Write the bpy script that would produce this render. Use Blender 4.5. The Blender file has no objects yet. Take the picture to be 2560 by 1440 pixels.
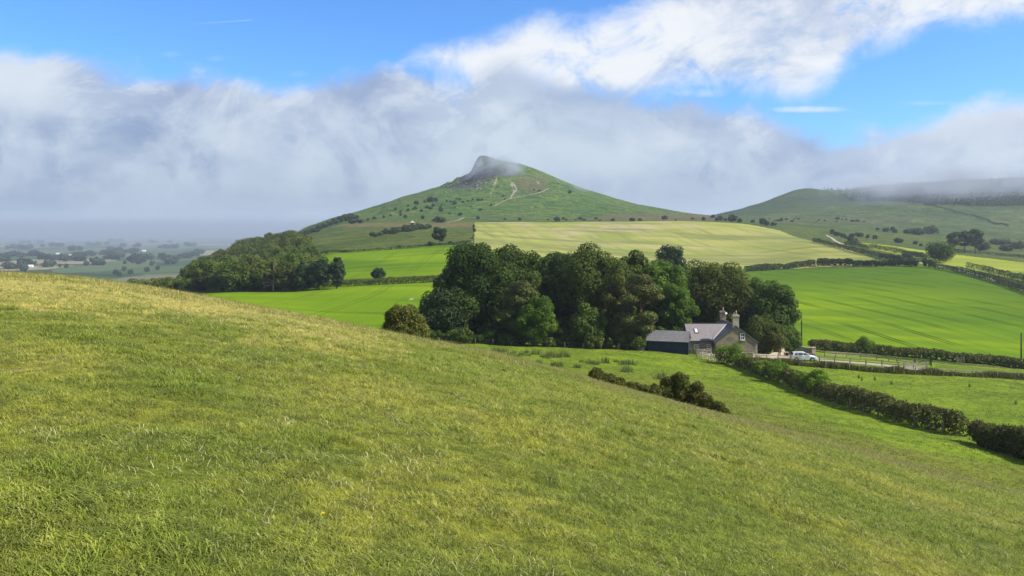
import bpy, math, random
import numpy as np
from mathutils import Vector

sc = bpy.context.scene
COL = sc.collection
rng = np.random.default_rng(7)
random.seed(7)
F = 2000.0            # focal length in reference pixels (2560 wide)
HZ = 560.0            # horizon row
def T(px): return (np.asarray(px, float) - 1280.0) / F
def S(py): return (HZ - np.asarray(py, float)) / F

# ------------------------------------------------------------------ helpers
def tag(o, label=None, cat=None, group=None, kind=None):
    if label: o['label'] = label
    if cat: o['category'] = cat
    if group: o['group'] = group
    if kind: o['kind'] = kind
    return o

def empty(name, loc, label, cat, group=None, rz=0.0):
    o = bpy.data.objects.new(name, None)
    COL.objects.link(o)
    o.location = loc
    o.rotation_euler = (0, 0, rz)
    o.empty_display_size = 0.3
    return tag(o, label, cat, group)

def mesh_np(name, V, Fc, mat=None, smooth=False, attrs=None):
    """V (n,3), Fc (m,k) -> mesh with float attributes (per point)"""
    V = np.asarray(V, np.float32); Fc = np.asarray(Fc, np.int32)
    me = bpy.data.meshes.new(name)
    k = Fc.shape[1]; m = len(Fc)
    me.vertices.add(len(V)); me.vertices.foreach_set('co', V.ravel())
    me.loops.add(m * k); me.loops.foreach_set('vertex_index', Fc.ravel())
    me.polygons.add(m)
    me.polygons.foreach_set('loop_start', np.arange(0, m * k, k, dtype=np.int32))
    me.polygons.foreach_set('loop_total', np.full(m, k, np.int32))
    me.polygons.foreach_set('use_smooth', np.full(m, bool(smooth)))
    for an, av in (attrs or {}).items():
        a = me.attributes.new(an, 'FLOAT', 'POINT')
        a.data.foreach_set('value', np.asarray(av, np.float32))
    me.update(calc_edges=True)
    if mat: me.materials.append(mat)
    return me

def link(name, me, parent=None, loc=(0, 0, 0)):
    o = bpy.data.objects.new(name, me)
    COL.objects.link(o)
    o.location = loc
    if parent: o.parent = parent
    return o

class MB:
    """collects polygons of mixed size; build() links them as ONE mesh object"""
    def __init__(s): s.v = []; s.f = []
    def add(s, vs, fs):
        b = len(s.v); s.v += [tuple(map(float, p)) for p in vs]
        s.f += [tuple(i + b for i in q) for q in fs]; return s
    def box(s, x0, x1, y0, y1, z0, z1):
        return s.add([(x0,y0,z0),(x1,y0,z0),(x1,y1,z0),(x0,y1,z0),(x0,y0,z1),(x1,y0,z1),(x1,y1,z1),(x0,y1,z1)],
                     [(0,3,2,1),(4,5,6,7),(0,1,5,4),(1,2,6,5),(2,3,7,6),(3,0,4,7)])
    def prism(s, pts, d):   # planar outline pts extruded by vector d
        n = len(pts); a = [Vector(p) for p in pts]; b = [p + Vector(d) for p in a]
        return s.add(a + b, [tuple(range(n))[::-1], tuple(range(n, 2*n))] + [(i,(i+1)%n,n+(i+1)%n,n+i) for i in range(n)])
    def bar(s, p, q, w, h=None, up=(0,0,1)):   # beam from p to q
        p, q = Vector(p), Vector(q); h = h or w
        d = (q - p).normalized(); u = Vector(up)
        if abs(d.dot(u)) > .95: u = Vector((1,0,0))
        r = d.cross(u).normalized(); u = r.cross(d)
        r *= w/2; u *= h/2
        vs = [p-r-u,p+r-u,p+r+u,p-r+u,q-r-u,q+r-u,q+r+u,q-r+u]
        return s.add(vs, [(0,3,2,1),(4,5,6,7),(0,1,5,4),(1,2,6,5),(2,3,7,6),(3,0,4,7)])
    def tube(s, pts, rad, n=7):
        pts = [Vector(p) for p in pts]; b = len(s.v); m = len(pts)
        for i, p in enumerate(pts):
            d = (pts[min(i+1,m-1)] - pts[max(i-1,0)]).normalized()
            a = d.orthogonal().normalized() if abs(d.z) < .9 else Vector((1,0,0)); c = d.cross(a).normalized(); a = c.cross(d)
            for k in range(n):
                t = 2*math.pi*k/n
                s.v.append(tuple(p + (a*math.cos(t) + c*math.sin(t))*rad[i]))
        for i in range(m-1):
            for k in range(n):
                s.f.append((b+i*n+k, b+i*n+(k+1)%n, b+(i+1)*n+(k+1)%n, b+(i+1)*n+k))
        s.f.append(tuple(b+k for k in range(n))[::-1]); s.f.append(tuple(b+(m-1)*n+k for k in range(n)))
        return s
    def mesh(s, name, mat=None, smooth=False):
        me = bpy.data.meshes.new(name); me.from_pydata(s.v, [], s.f); me.update()
        if smooth: me.polygons.foreach_set('use_smooth', [True]*len(me.polygons))
        if mat: me.materials.append(mat)
        return me
    def build(s, name, mat, parent=None, org=(0,0,0), smooth=False, loc=(0,0,0)):
        if org != (0,0,0): s.v = [(a-org[0], b-org[1], c-org[2]) for a,b,c in s.v]
        return link(name, s.mesh(name, mat, smooth), parent, loc)

# ------------------------------------------------------------------ numpy noise
def vnoise(x, y, seed=0):
    xi = np.floor(x).astype(np.int64); yi = np.floor(y).astype(np.int64)
    fx = x - xi; fy = y - yi
    fx = fx*fx*fx*(fx*(fx*6-15)+10); fy = fy*fy*fy*(fy*(fy*6-15)+10)
    def h(a, b):
        n = (a*374761393 + b*668265263 + seed*982451653) & 0xffffffff
        n = ((n ^ (n >> 13)) * 1274126177) & 0xffffffff
        return ((n ^ (n >> 16)) & 0xffff) / 65535.0
    return (h(xi,yi)*(1-fx)+h(xi+1,yi)*fx)*(1-fy) + (h(xi,yi+1)*(1-fx)+h(xi+1,yi+1)*fx)*fy
def fbm(x, y, seed=0, oct=4):
    a, s, tot = 1.0, 0.0, 0.0
    for i in range(oct):
        s = s + a*(vnoise(x*2**i, y*2**i, seed+i)-.5); tot += a; a *= .5
    return s/tot*2      # about -1..1
def sstep(a, b, x):
    t = np.clip((x-a)/(b-a), 0, 1); return t*t*(3-2*t)

# ------------------------------------------------------------------ materials
class N:
    def __init__(s, tree): s.t = tree; s.n = tree.nodes; s.l = tree.links
    def new(s, typ, **kw):
        n = s.n.new(typ)
        for k, v in kw.items(): setattr(n, k, v)
        return n
    def put(s, inp, v):
        if v is None: return
        if hasattr(v, 'is_output') or isinstance(v, bpy.types.NodeSocket): s.l.new(v, inp)
        else:
            if isinstance(v, (tuple, list)) and len(v) == 3 and len(inp.default_value) == 4: v = (*v, 1)
            inp.default_value = v
    def m(s, op, a, b=None, c=None, clamp=False):
        n = s.new('ShaderNodeMath', operation=op, use_clamp=clamp)
        for i, v in enumerate((a, b, c)): s.put(n.inputs[i], v)
        return n.outputs[0]
    def mix(s, f, a, b, mode='MIX'):
        n = s.new('ShaderNodeMix', data_type='RGBA', blend_type=mode)
        s.put(n.inputs[0], f); s.put(n.inputs[6], a); s.put(n.inputs[7], b)
        return n.outputs[2]
    def ss(s, x, a, b):
        n = s.new('ShaderNodeMapRange', interpolation_type='SMOOTHSTEP')
        s.put(n.inputs[0], x); n.inputs[1].default_value = a; n.inputs[2].default_value = b
        return n.outputs[0]
    def noise(s, vec, scale, detail=4, rough=.55, dist=0.0):
        n = s.new('ShaderNodeTexNoise'); s.put(n.inputs['Vector'], vec)
        n.inputs['Scale'].default_value = scale; n.inputs['Detail'].default_value = detail
        n.inputs['Roughness'].default_value = rough; n.inputs['Distortion'].default_value = dist
        return n.outputs[0]
    def map(s, vec, scale=(1,1,1), rot=(0,0,0), loc=(0,0,0)):
        n = s.new('ShaderNodeMapping'); s.put(n.inputs[0], vec)
        n.inputs['Scale'].default_value = scale; n.inputs['Rotation'].default_value = rot; n.inputs['Location'].default_value = loc
        return n.outputs[0]
    def pos(s): return s.new('ShaderNodeNewGeometry').outputs['Position']
    def obj(s): return s.new('ShaderNodeTexCoord').outputs['Object']
    def attr(s, name, typ='GEOMETRY'):
        n = s.new('ShaderNodeAttribute', attribute_type=typ, attribute_name=name); return n.outputs['Fac']
    def rand(s): return s.new('ShaderNodeObjectInfo').outputs['Random']

MATS = {}
def material(name):
    m = bpy.data.materials.new(name); m.use_nodes = True
    nt = m.node_tree; nt.nodes.clear()
    k = N(nt); out = k.new('ShaderNodeOutputMaterial')
    MATS[name] = m
    return m, k, out
def principled(k, out, col, rough=.9, spec=.2, bump=None, bstr=.3, bdist=.05, metal=0.0):
    p = k.new('ShaderNodeBsdfPrincipled')
    k.put(p.inputs['Base Color'], col); k.put(p.inputs['Roughness'], rough)
    p.inputs['Specular IOR Level'].default_value = spec; p.inputs['Metallic'].default_value = metal
    if bump is not None:
        b = k.new('ShaderNodeBump'); b.inputs['Strength'].default_value = bstr; b.inputs['Distance'].default_value = bdist
        k.put(b.inputs['Height'], bump); k.l.new(b.outputs[0], p.inputs['Normal'])
    k.l.new(p.outputs[0], out.inputs[0])
    return p
def plain(name, col, rough=.8, spec=.3, var=.25, scale=3.0, metal=0.0):
    m, k, out = material(name)
    n = k.noise(k.obj(), scale, 5)
    lo = tuple(c*(1-var) for c in col); hi = tuple(min(1, c*(1+var)) for c in col)
    principled(k, out, k.mix(k.ss(n,.3,.7), lo, hi), rough, spec, n, .2, .01, metal)
    return m
def leaf_mat(name, dark, mid, light, trans=.3, brown=None, rough=.6, spec=.07):
    """leaves: attribute v (0..1) is a natural per-spray tint, but lowered inside crowns to paint shade; optional h mixes a second tint"""
    m, k, out = material(name)
    v = k.attr('v')
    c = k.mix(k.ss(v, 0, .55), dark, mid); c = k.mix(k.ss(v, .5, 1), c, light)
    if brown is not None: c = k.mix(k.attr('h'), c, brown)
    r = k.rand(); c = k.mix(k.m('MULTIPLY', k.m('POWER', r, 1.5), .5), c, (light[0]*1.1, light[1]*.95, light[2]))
    p = k.new('ShaderNodeBsdfPrincipled'); k.put(p.inputs['Base Color'], c)
    p.inputs['Roughness'].default_value = rough; p.inputs['Specular IOR Level'].default_value = spec
    t = k.new('ShaderNodeBsdfTranslucent'); k.put(t.inputs[0], k.mix(.5, c, (light[0]*1.1, light[1]*1.15, light[2]*.6)))
    mx = k.new('ShaderNodeMixShader'); mx.inputs[0].default_value = trans
    k.l.new(p.outputs[0], mx.inputs[1]); k.l.new(t.outputs[0], mx.inputs[2]); k.l.new(mx.outputs[0], out.inputs[0])
    return m

# ------------------------------------------------------------------ terrain heights
# stations: distance -> list of (px, py) the ground has there; a 'z' entry gives height instead
def zz(Y, *pr): return [(p, HZ - F*z/Y) for p, z in pr]
ST = {
 70:  zz(70,(0,-6),(400,-7.5),(800,-10),(1200,-13),(1600,-15),(2000,-17.5),(2560,-19.8)),
 100: zz(100,(0,-11),(400,-13),(800,-16),(1200,-18.5),(1500,-19.4),(2000,-22),(2560,-23.2)),
 148: zz(148,(0,-19),(400,-20),(800,-22))+[(1100,857),(1600,876),(1800,890),(2000,903),(2300,925),(2560,940)],
 185: zz(185,(0,-25),(400,-25),(600,-21.7))+[(800,815),(1000,818),(1200,825),(1600,845),(1900,858),(2040,868),(2300,892),(2560,912)],
 230: zz(230,(0,-33),(400,-33))+[(520,765),(600,757),(800,768),(900,772),(1100,776),(1500,790),(1900,797),(2100,804),(2560,832)],
 300: zz(300,(0,-45),(300,-45),(400,-32))+[(500,730),(700,728),(790,722),(970,716),(1100,712),(1500,722),(1900,732),(2100,740),(2560,752)],
 450: zz(450,(0,-60),(300,-52))+[(400,740),(500,714),(600,702),(700,684),(760,660),(800,634),(1000,620),(1150,613),(1300,638),(1600,664),(1900,676),(2200,667),(2330,661),(2560,680)],
 600: zz(600,(0,-75),(300,-62),(400,-45))+[(550,668),(620,641),(690,620),(750,607),(790,603),(1000,585),(1190,583),(1500,605),(1750,618),(1900,620),(2040,608),(2200,616),(2330,632),(2560,650)],
 800: zz(800,(0,-88),(400,-75),(600,-40),(690,-25))+[(780,588),(850,570),(1000,557),(1190,556),(1400,555),(1700,552),(1850,557),(1950,572),(2050,590),(2200,597),(2400,610),(2560,622)],
 900: zz(900,(0,-92),(400,-82),(600,-60),(700,-30))+[(780,581),(850,560),(1000,550),(1190,552),(1500,555),(1700,552.5),(1800,551),(1950,563),(2200,582),(2560,602)],
 1100: zz(1100,(0,-97),(400,-92),(600,-75),(710,-25))+[(770,566),(850,540),(950,521),(1000,508),(1100,499),(1190,506),(1300,510),(1500,523),(1700,542),(1800,546),(1950,552),(2200,561),(2560,572)],
 1200: zz(1200,(0,-99),(400,-94),(600,-80),(710,-28))+[(760,570),(850,541),(900,527),(950,512),(1000,497),(1080,480),(1150,474),(1190,468),(1240,466),(1300,470),(1400,484),(1500,504),(1700,537),(1790,545),(1900,548),(2200,553),(2560,562)],
 1350: zz(1350,(0,-101),(400,-97),(600,-85),(690,-45))+[(740,584),(800,563),(850,547),(900,531),(950,515),(1000,495),(1050,484),(1090,473),(1120,460),(1150,449),(1166,440),(1177,431),(1183,420),(1189,404),(1196,393.5),(1202,391),(1215,391),(1240,399),(1280,407),(1310,413),(1340,424),(1380,440),(1420,456),(1460,472),(1520,490),(1590,510),(1650,522),(1720,533),(1770,538.5),(1800,541),(1840,540),(1900,538),(2000,530),(2200,522),(2400,514),(2560,510)],
 1500: zz(1500,(0,-103),(400,-100),(600,-95),(740,-45),(900,-5),(1200,45),(1500,20),(1740,2))+[(1790,541),(1840,533),(1900,522),(2000,508),(2200,500),(2400,493),(2560,487)],
 1700: zz(1700,(0,-104),(600,-102),(900,-50),(1400,-25),(1700,-5))+[(1760,548),(1790,536.5),(1850,524),(1900,508),(1950,490),(1990,475),(2025,471),(2060,477),(2120,475),(2200,470),(2300,465),(2560,454)],
 2000: zz(2000,(0,-104),(700,-104),(1000,-70),(1750,-45),(1850,0),(2050,45),(2560,80)),
 2500: zz(2500,(0,-105),(1000,-105),(1750,-90),(2560,-40)),
 3200: zz(3200,(0,-105),(2560,-105)),
 9500: zz(9500,(0,-105),(2560,-105)),
}
CREST = [(0,685),(200,700),(400,727),(500,745),(700,783),(850,810),(950,830),(1090,858),(1200,880),(1400,930),(1475,956),(1600,988),(1800,1040),(2000,1090),(2200,1145),(2400,1197),(2560,1240)]
def smooth1(a, sig):
    if sig <= 0: return a
    r = int(sig*3)+1; w = np.exp(-.5*(np.arange(-r, r+1)/sig)**2); w /= w.sum()
    return np.convolve(np.pad(a, r, mode='edge'), w, 'valid')
tin = np.linspace(-.68, .68, 1088)
tl = -.68 - np.cumsum(np.geomspace(.002, .06, 40)); tr = -tl
TC = np.concatenate([tl[::-1], tin, tr]); PXC = TC*F + 1280
NC = len(TC)
# smooth evaluation along px on a regular axis, then sampled on the columns
pax = np.arange(-2200, 4800, 4.0)
def ev(pts, sig):
    pts = sorted(pts); return np.interp(PXC, pax, smooth1(np.interp(pax, [p[0] for p in pts], [p[1] for p in pts]), sig/4))
crest_s = S(ev(CREST, 60))
aC = -crest_s - .0762
b = 1.6/42**2
knY, knZ = [], []
for Y in (.5, 2, 5, 10, 16, 22, 28, 34, 40, 45):
    knY.append(Y); knZ.append(-1.6 - aC*Y - b*Y*Y)
for Y in sorted(ST):
    sig = {1350: 3, 1700: 10, 1200: 14}.get(Y, 24)
    knY.append(Y); knZ.append(S(ev(ST[Y], sig))*Y)
knY = np.array(knY, float); knZ = np.array(knZ)          # (K, NC)
def pchip(x, y, xq):
    h = np.diff(x)[:, None]; d = np.diff(y, axis=0)/h
    m = np.zeros_like(y)
    w1 = 2*h[1:]+h[:-1]; w2 = h[1:]+2*h[:-1]
    ok = d[1:]*d[:-1] > 0
    with np.errstate(divide='ignore', invalid='ignore'):
        hm = (w1+w2)/(w1/d[:-1]+w2/d[1:])
    m[1:-1] = np.where(ok, hm, 0); m[0] = d[0]; m[-1] = d[-1]
    i = np.clip(np.searchsorted(x, xq, 'right')-1, 0, len(x)-2)
    t = ((xq-x[i])/(x[i+1]-x[i]))[:, None]; hh = (x[i+1]-x[i])[:, None]
    return ((2*t**3-3*t**2+1)*y[i] + (t**3-2*t**2+t)*hh*m[i] + (-2*t**3+3*t**2)*y[i+1] + (t**3-t**2)*hh*m[i+1])
YR = np.unique(np.concatenate([np.geomspace(.8, 40, 170), np.geomspace(40, 320, 230), np.geomspace(320, 1000, 150), np.geomspace(1000, 1420, 110), np.geomspace(1420, 1760, 60), np.geomspace(1760, 9500, 90)]))
NR = len(YR)
ZG = pchip(knY, knZ, YR)                                   # (NR, NC)
XG = YR[:, None]*TC[None, :]; YG = np.repeat(YR[:, None], NC, 1); PG = np.repeat(PXC[None, :], NR, 0)
# natural unevenness
ZG += .05*fbm(XG/1.4, YG/1.4, 3, 4)*sstep(60, 20, YG)*sstep(1, 4, YG)
ZG += .12*fbm(XG/7, YG/7, 11, 3)*sstep(8, 25, YG)*sstep(300, 150, YG)
ZG += .5*fbm(XG/45, YG/45, 21, 3)*sstep(180, 320, YG)
hillm = sstep(930, 1100, YG)*sstep(2000, 1800, YG)*sstep(650, 780, PG)
rough_hill = np.exp(-((PG-1180)/110)**2)*sstep(1180, 1260, YG)*sstep(1500, 1380, YG)
ridge_damp = 1-.75*np.exp(-((YG-1350)/25)**2)*(PG < 1790)
ZG += hillm*2.6*fbm(XG/48, YG/30, 31, 6)*ridge_damp
ZG += rough_hill*5*fbm(XG/22, YG/14, 41, 4)*ridge_damp
ZG += rough_hill*3.5*np.abs(fbm(XG/13, ZG/9, 44, 3))*ridge_damp
lnY = np.log(YR)
def ground(x, y):
    x = np.asarray(x, float); y = np.asarray(y, float)
    t = x/y
    r = np.interp(np.log(np.clip(y, YR[0], YR[-1])), lnY, np.arange(NR)); c = np.interp(t, TC, np.arange(NC))
    r0 = np.clip(r.astype(int), 0, NR-2); c0 = np.clip(c.astype(int), 0, NC-2); fr = r-r0; fc = c-c0
    return (ZG[r0,c0]*(1-fr)*(1-fc)+ZG[r0+1,c0]*fr*(1-fc)+ZG[r0,c0+1]*(1-fr)*fc+ZG[r0+1,c0+1]*fr*fc)
def at(px, Y):
    x = float(T(px))*Y; return Vector((x, Y, float(ground(x, Y))))
def hit(px, py, Ymin=46, Ymax=9400):
    """ground point seen at pixel (px,py), first beyond Ymin"""
    ys = np.geomspace(Ymin, Ymax, 3000); zs = ground(T(px)*ys, ys); sv = zs/ys - float(S(py))
    k = np.where(sv >= 0)[0]
    if len(k) == 0: i = int(np.argmax(sv))
    else: i = int(k[0])
    Y = ys[i]; return Vector((float(T(px))*Y, float(Y), float(zs[i])))
def hity(px, py, Ymin=46): return hit(px, py, Ymin).y

# regions -------------------------------------------------------------
ip = lambda pts, x: np.interp(x, [p[0] for p in pts], [p[1] for p in pts])
FC_Y = np.sqrt(YG[:-1,:-1]*YG[1:,1:]); FC_P = .25*(PG[:-1,:-1]+PG[1:,:-1]+PG[:-1,1:]+PG[1:,1:])
REG = np.full(FC_Y.shape, 9)                               # 9 moor / rough pasture
REG[FC_Y < 175] = 1                                        # meadow
REG[FC_Y < ip([(1700,46.5),(1850,43),(2560,42)], FC_P)] = 0            # foreground hillside
far_b = ip([(1300,452),(2200,452),(2300,470),(2330,450),(2400,400),(2560,335)], FC_P)
REG[(FC_P > 1180) & (FC_Y >= 183) & (FC_Y < far_b)] = 2    # right crop field
lf = ip([(400,160),(520,228),(600,190),(700,165)], FC_P)
REG[(FC_P > 500) & (FC_P <= 1180) & (FC_Y >= lf) & (FC_Y < 300)] = 3      # left lower crop field
REG[(FC_P > 740) & (FC_P <= 1182) & (FC_Y >= 300) & (FC_Y < 455)] = 4     # left upper crop field
bb = ip([(1180,455),(1900,455),(2210,470),(2212,470)], FC_P)
bt = ip([(1185,800),(1300,806),(1850,800),(1950,770),(2000,690),(2040,630),(2120,560),(2215,471)], FC_P)
REG[(FC_P > 1185+.0*FC_Y) & (FC_P < 2215) & (FC_Y >= bb) & (FC_Y < bt)] = 5    # barley
st0 = ip([(2145,640),(2180,565),(2320,505),(2345,470),(2400,430),(2450,425),(2560,385)], FC_P)
st1 = ip([(2145,655),(2330,622),(2400,600),(2560,565)], FC_P)
REG[(FC_P > 2145) & (FC_Y >= st0) & (FC_Y < st1)] = 6      # yellow strip
REG[(FC_Y > 905) & (FC_P > 690) & (FC_P < 1775)] = 7       # peak
REG[(FC_Y > 905) & (FC_P >= 1775)] = 8                     # ridge
REG[(FC_Y > 1000) & (FC_P < 690)] = 10                     # vale
REG[FC_Y > 1760] = 10

# ------------------------------------------------------------------ ground materials
def hill_colour(k, vec, dry, brown):
    n1 = k.noise(vec, .33, 5, .6); n2 = k.noise(vec, 1.7, 5, .6); n0 = k.noise(vec, .09, 3, .5)
    c = k.mix(k.ss(n1, .36, .64), (.142,.200,.020), (.260,.280,.036))
    c = k.mix(k.m('MULTIPLY', k.ss(n0, .45, .65), .5), c, (.200,.265,.030))
    d = k.m('MULTIPLY', k.ss(k.m('ADD', k.m('ADD', k.m('MULTIPLY', n2, .6), k.m('MULTIPLY', n1, .4)), k.m('MULTIPLY', k.m('SUBTRACT', dry, .47), .5)), .44, .62), .85)
    c = k.mix(d, c, (.470,.420,.140))
    n3 = k.noise(vec, 4.5, 4, .65)
    c = k.mix(1.0, c, k.mix(k.ss(n3, .33, .67), (.58,.64,.6), (1.5,1.42,1.3)), 'MULTIPLY')
    e = k.m('MULTIPLY', k.ss(k.m('ADD', n1, k.m('MULTIPLY', k.m('SUBTRACT', brown, .5), .5)), .44, .68), .9)
    c = k.mix(e, c, (.195,.175,.060))
    return c
m, k, out = material('hill_turf')
P = k.pos()
c = k.mix(1.0, hill_colour(k, P, k.attr('dry'), k.attr('brown')), (.80,.74,.80), 'MULTIPLY')   # thatch below the blades
f1 = k.noise(P, 22, 5, .65); f2 = k.noise(P, 6, 4, .6)
c = k.mix(k.m('MULTIPLY', k.ss(f1, .35, .65), .55), c, (.085,.100,.020))
c = k.mix(k.m('MULTIPLY', k.ss(f2, .58, .75), .4), c, (.36,.30,.11))
rd = k.noise(P, .55, 2, .5)
c = k.mix(k.m('MULTIPLY', k.ss(rd, .735, .76), .6), c, (.20,.085,.035))
principled(k, out, c, .95, .03, k.m('ADD', f1, f2), .9, .05)

m, k, out = material('meadow_turf')
P = k.pos()
n0 = k.noise(P, .035, 3, .5); n1 = k.noise(P, .16, 5, .6); n2 = k.noise(k.map(P, (1,2.2,1)), .8, 5, .65); n3 = k.noise(P, 5, 4, .7)
c = k.mix(k.ss(n1, .35, .65), (.112,.168,.014), (.172,.232,.018))
c = k.mix(k.m('MULTIPLY', k.attr('brown'), k.ss(n2, .2, .6)), c, (.135,.150,.024))
c = k.mix(k.m('MULTIPLY', k.ss(n2, .52, .68), .5), c, (.055,.095,.014))
c = k.mix(k.m('MULTIPLY', k.ss(n3, .55, .75), .4), c, (.21,.27,.045))
principled(k, out, c, .95, .03, k.m('ADD', k.m('MULTIPLY', n2, 2), n3), .8, .18)

def crop(name, ca, cb, cdark, ang, spacing, tram=.55, streak=.5, pale=None, bands=.5, rowsc=.45):
    """cereal field: drill rows and tramlines run along world direction ang from +Y"""
    m, k, out = material(name); P = k.pos()
    Q = k.map(P, (1,1,1), (0,0,ang)); s = k.new('ShaderNodeSeparateXYZ'); k.l.new(Q, s.inputs[0])
    wob = k.m('MULTIPLY', k.m('SUBTRACT', k.noise(P, .012, 2), .5), 5)
    x = k.m('ADD', s.outputs[0], wob)
    fr = k.m('FRACT', k.m('DIVIDE', x, spacing)); fr = k.m('MULTIPLY', fr, spacing)
    l1 = k.m('SUBTRACT', 1, k.ss(k.m('ABSOLUTE', k.m('SUBTRACT', fr, 3.0)), .25, .75))
    l2 = k.m('SUBTRACT', 1, k.ss(k.m('ABSOLUTE', k.m('SUBTRACT', fr, 5.0)), .25, .75))
    brk = k.ss(k.noise(P, .03, 3), .35, .6)
    line = k.m('MULTIPLY', k.m('MULTIPLY', k.m('MAXIMUM', l1, l2), brk), tram)
    rows = k.noise(k.map(Q, (rowsc,rowsc*.05,rowsc*.05)), 1, 5, .7)
    big = k.noise(k.map(Q, (.5,1.3,1)), .018, 4, .55); fine = k.noise(P, 1.1, 4, .7)
    c = k.mix(k.ss(big, .36, .64), ca, cb)
    c = k.mix(k.m('MULTIPLY', k.ss(rows, .45, .7), streak), c, cdark)
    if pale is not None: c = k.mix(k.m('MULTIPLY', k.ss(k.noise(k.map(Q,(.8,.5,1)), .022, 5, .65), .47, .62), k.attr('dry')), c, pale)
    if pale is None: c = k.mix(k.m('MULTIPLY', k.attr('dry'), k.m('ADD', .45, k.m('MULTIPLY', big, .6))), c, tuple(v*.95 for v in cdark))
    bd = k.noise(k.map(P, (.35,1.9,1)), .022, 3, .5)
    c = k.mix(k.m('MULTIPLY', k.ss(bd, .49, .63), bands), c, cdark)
    c = k.mix(line, c, tuple(v*.42 for v in cdark))
    c = k.mix(k.m('MULTIPLY', k.ss(fine, .4, .7), .18), c, cdark)
    c = k.mix(k.ss(k.m('ADD', k.attr('scar'), k.m('MULTIPLY', k.m('SUBTRACT', fine, .5), .9)), .45, .75), c, (.27,.23,.13))
    principled(k, out, c, .95, .0, k.m('SUBTRACT', k.m('ADD', fine, rows), k.m('MULTIPLY', line, 2)), .6, .3)
    return m
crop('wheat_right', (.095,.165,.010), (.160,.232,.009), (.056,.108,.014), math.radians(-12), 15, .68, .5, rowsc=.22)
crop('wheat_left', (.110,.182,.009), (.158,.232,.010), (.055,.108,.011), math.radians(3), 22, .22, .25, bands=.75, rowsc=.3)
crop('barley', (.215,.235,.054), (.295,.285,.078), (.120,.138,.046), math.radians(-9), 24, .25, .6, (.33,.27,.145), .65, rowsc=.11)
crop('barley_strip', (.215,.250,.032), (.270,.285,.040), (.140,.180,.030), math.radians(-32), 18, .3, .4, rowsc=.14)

def moor(name, g1, g2, g3, brn, sc1=1.0):
    m, k, out = material(name); P = k.pos()
    n1 = k.noise(P, .012*sc1, 5, .6); n2 = k.noise(k.map(P, (1,2.0,3)), .045*sc1, 6, .65, .6); n3 = k.noise(P, .35, 5, .7); n4 = k.noise(P, .11, 4, .6)
    c = k.mix(k.ss(n1, .36, .64), g1, g2)
    c = k.mix(k.m('MULTIPLY', k.ss(n2, .46, .60), .85), c, g3)
    c = k.mix(k.m('MULTIPLY', k.ss(k.m('ADD', n4, k.m('SUBTRACT', k.attr('brown'), .5)), .42, .75), .85), c, brn)
    c = k.mix(k.m('MULTIPLY', k.ss(n3, .5, .72), .45), c, tuple(v*.45 for v in g3))
    c = k.mix(k.m('MULTIPLY', k.attr('dry'), .75), c, tuple(v*.95 for v in g3))
    rk = k.attr('rock')
    r = k.mix(k.ss(k.noise(k.map(P,(1,1,1.8)), .16, 6, .75), .35, .65), (.032,.038,.026), (.105,.112,.078))
    c = k.mix(k.ss(k.m('ADD', rk, k.m('MULTIPLY', k.m('SUBTRACT', n4, .5), .9)), .4, .6), c, r)
    sl = k.attr('scar')
    c = k.mix(k.ss(k.m('ADD', sl, k.m('MULTIPLY', k.m('SUBTRACT', n3, .5), .8)), .4, .7), c, (.27,.225,.165))
    principled(k, out, c, .95, .03, k.m('ADD', k.m('ADD', k.m('MULTIPLY', n4, 3), n3), k.m('MULTIPLY', n2, 5)), .9, 1.8)
    return m
moor('rough_pasture', (.088,.125,.024), (.145,.160,.038), (.048,.084,.018), (.190,.150,.062), 2)
moor('peak_turf', (.070,.130,.022), (.115,.165,.030), (.036,.075,.018), (.130,.105,.050), 1.3)
moor('ridge_turf', (.060,.095,.026), (.115,.140,.040), (.036,.066,.024), (.120,.095,.055), 1.2)

m, k, out = material('vale_land'); P = k.pos()
vor = k.new('ShaderNodeTexVoronoi', feature='F1'); k.put(vor.inputs['Vector'], k.map(P, (.0042,.0026,.003), (0,0,.35)))
vor.inputs['Scale'].default_value = 1.0; vor.inputs['Randomness'].default_value = .85
sp = k.new('ShaderNodeSeparateColor'); k.l.new(vor.outputs['Color'], sp.inputs[0])
c = k.mix(k.ss(sp.outputs[0], .2, .8), (.030,.062,.020), (.085,.115,.045))
c = k.mix(k.m('MULTIPLY', k.ss(sp.outputs[1], .78, .8), .8), c, (.25,.205,.12))
ed = k.new('ShaderNodeTexVoronoi', feature='DISTANCE_TO_EDGE'); k.put(ed.inputs['Vector'], k.map(P, (.0042,.0026,.003), (0,0,.35))); ed.inputs['Scale'].default_value = 1.0; ed.inputs['Randomness'].default_value = .85
c = k.mix(k.m('SUBTRACT', 1, k.ss(ed.outputs[0], .012, .03)), c, (.025,.045,.014))
principled(k, out, c, .95, .03)

m, k, out = material('gravel'); P = k.pos()
n = k.noise(P, 9, 6, .75); n1 = k.noise(P, .7, 4)
c = k.mix(k.ss(n, .3, .7), (.22,.18,.13), (.42,.35,.26)); c = k.mix(k.m('MULTIPLY', k.ss(n1, .55, .72), .4), c, (.12,.13,.05))
principled(k, out, c, .95, .03, n, .5, .03)

m, k, out = material('worn_path'); P = k.pos(); n = k.noise(P, .4, 5, .7)
c = k.mix(k.ss(n, .35, .65), (.15,.135,.085), (.31,.265,.20)); principled(k, out, c, .95, .03)

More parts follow.
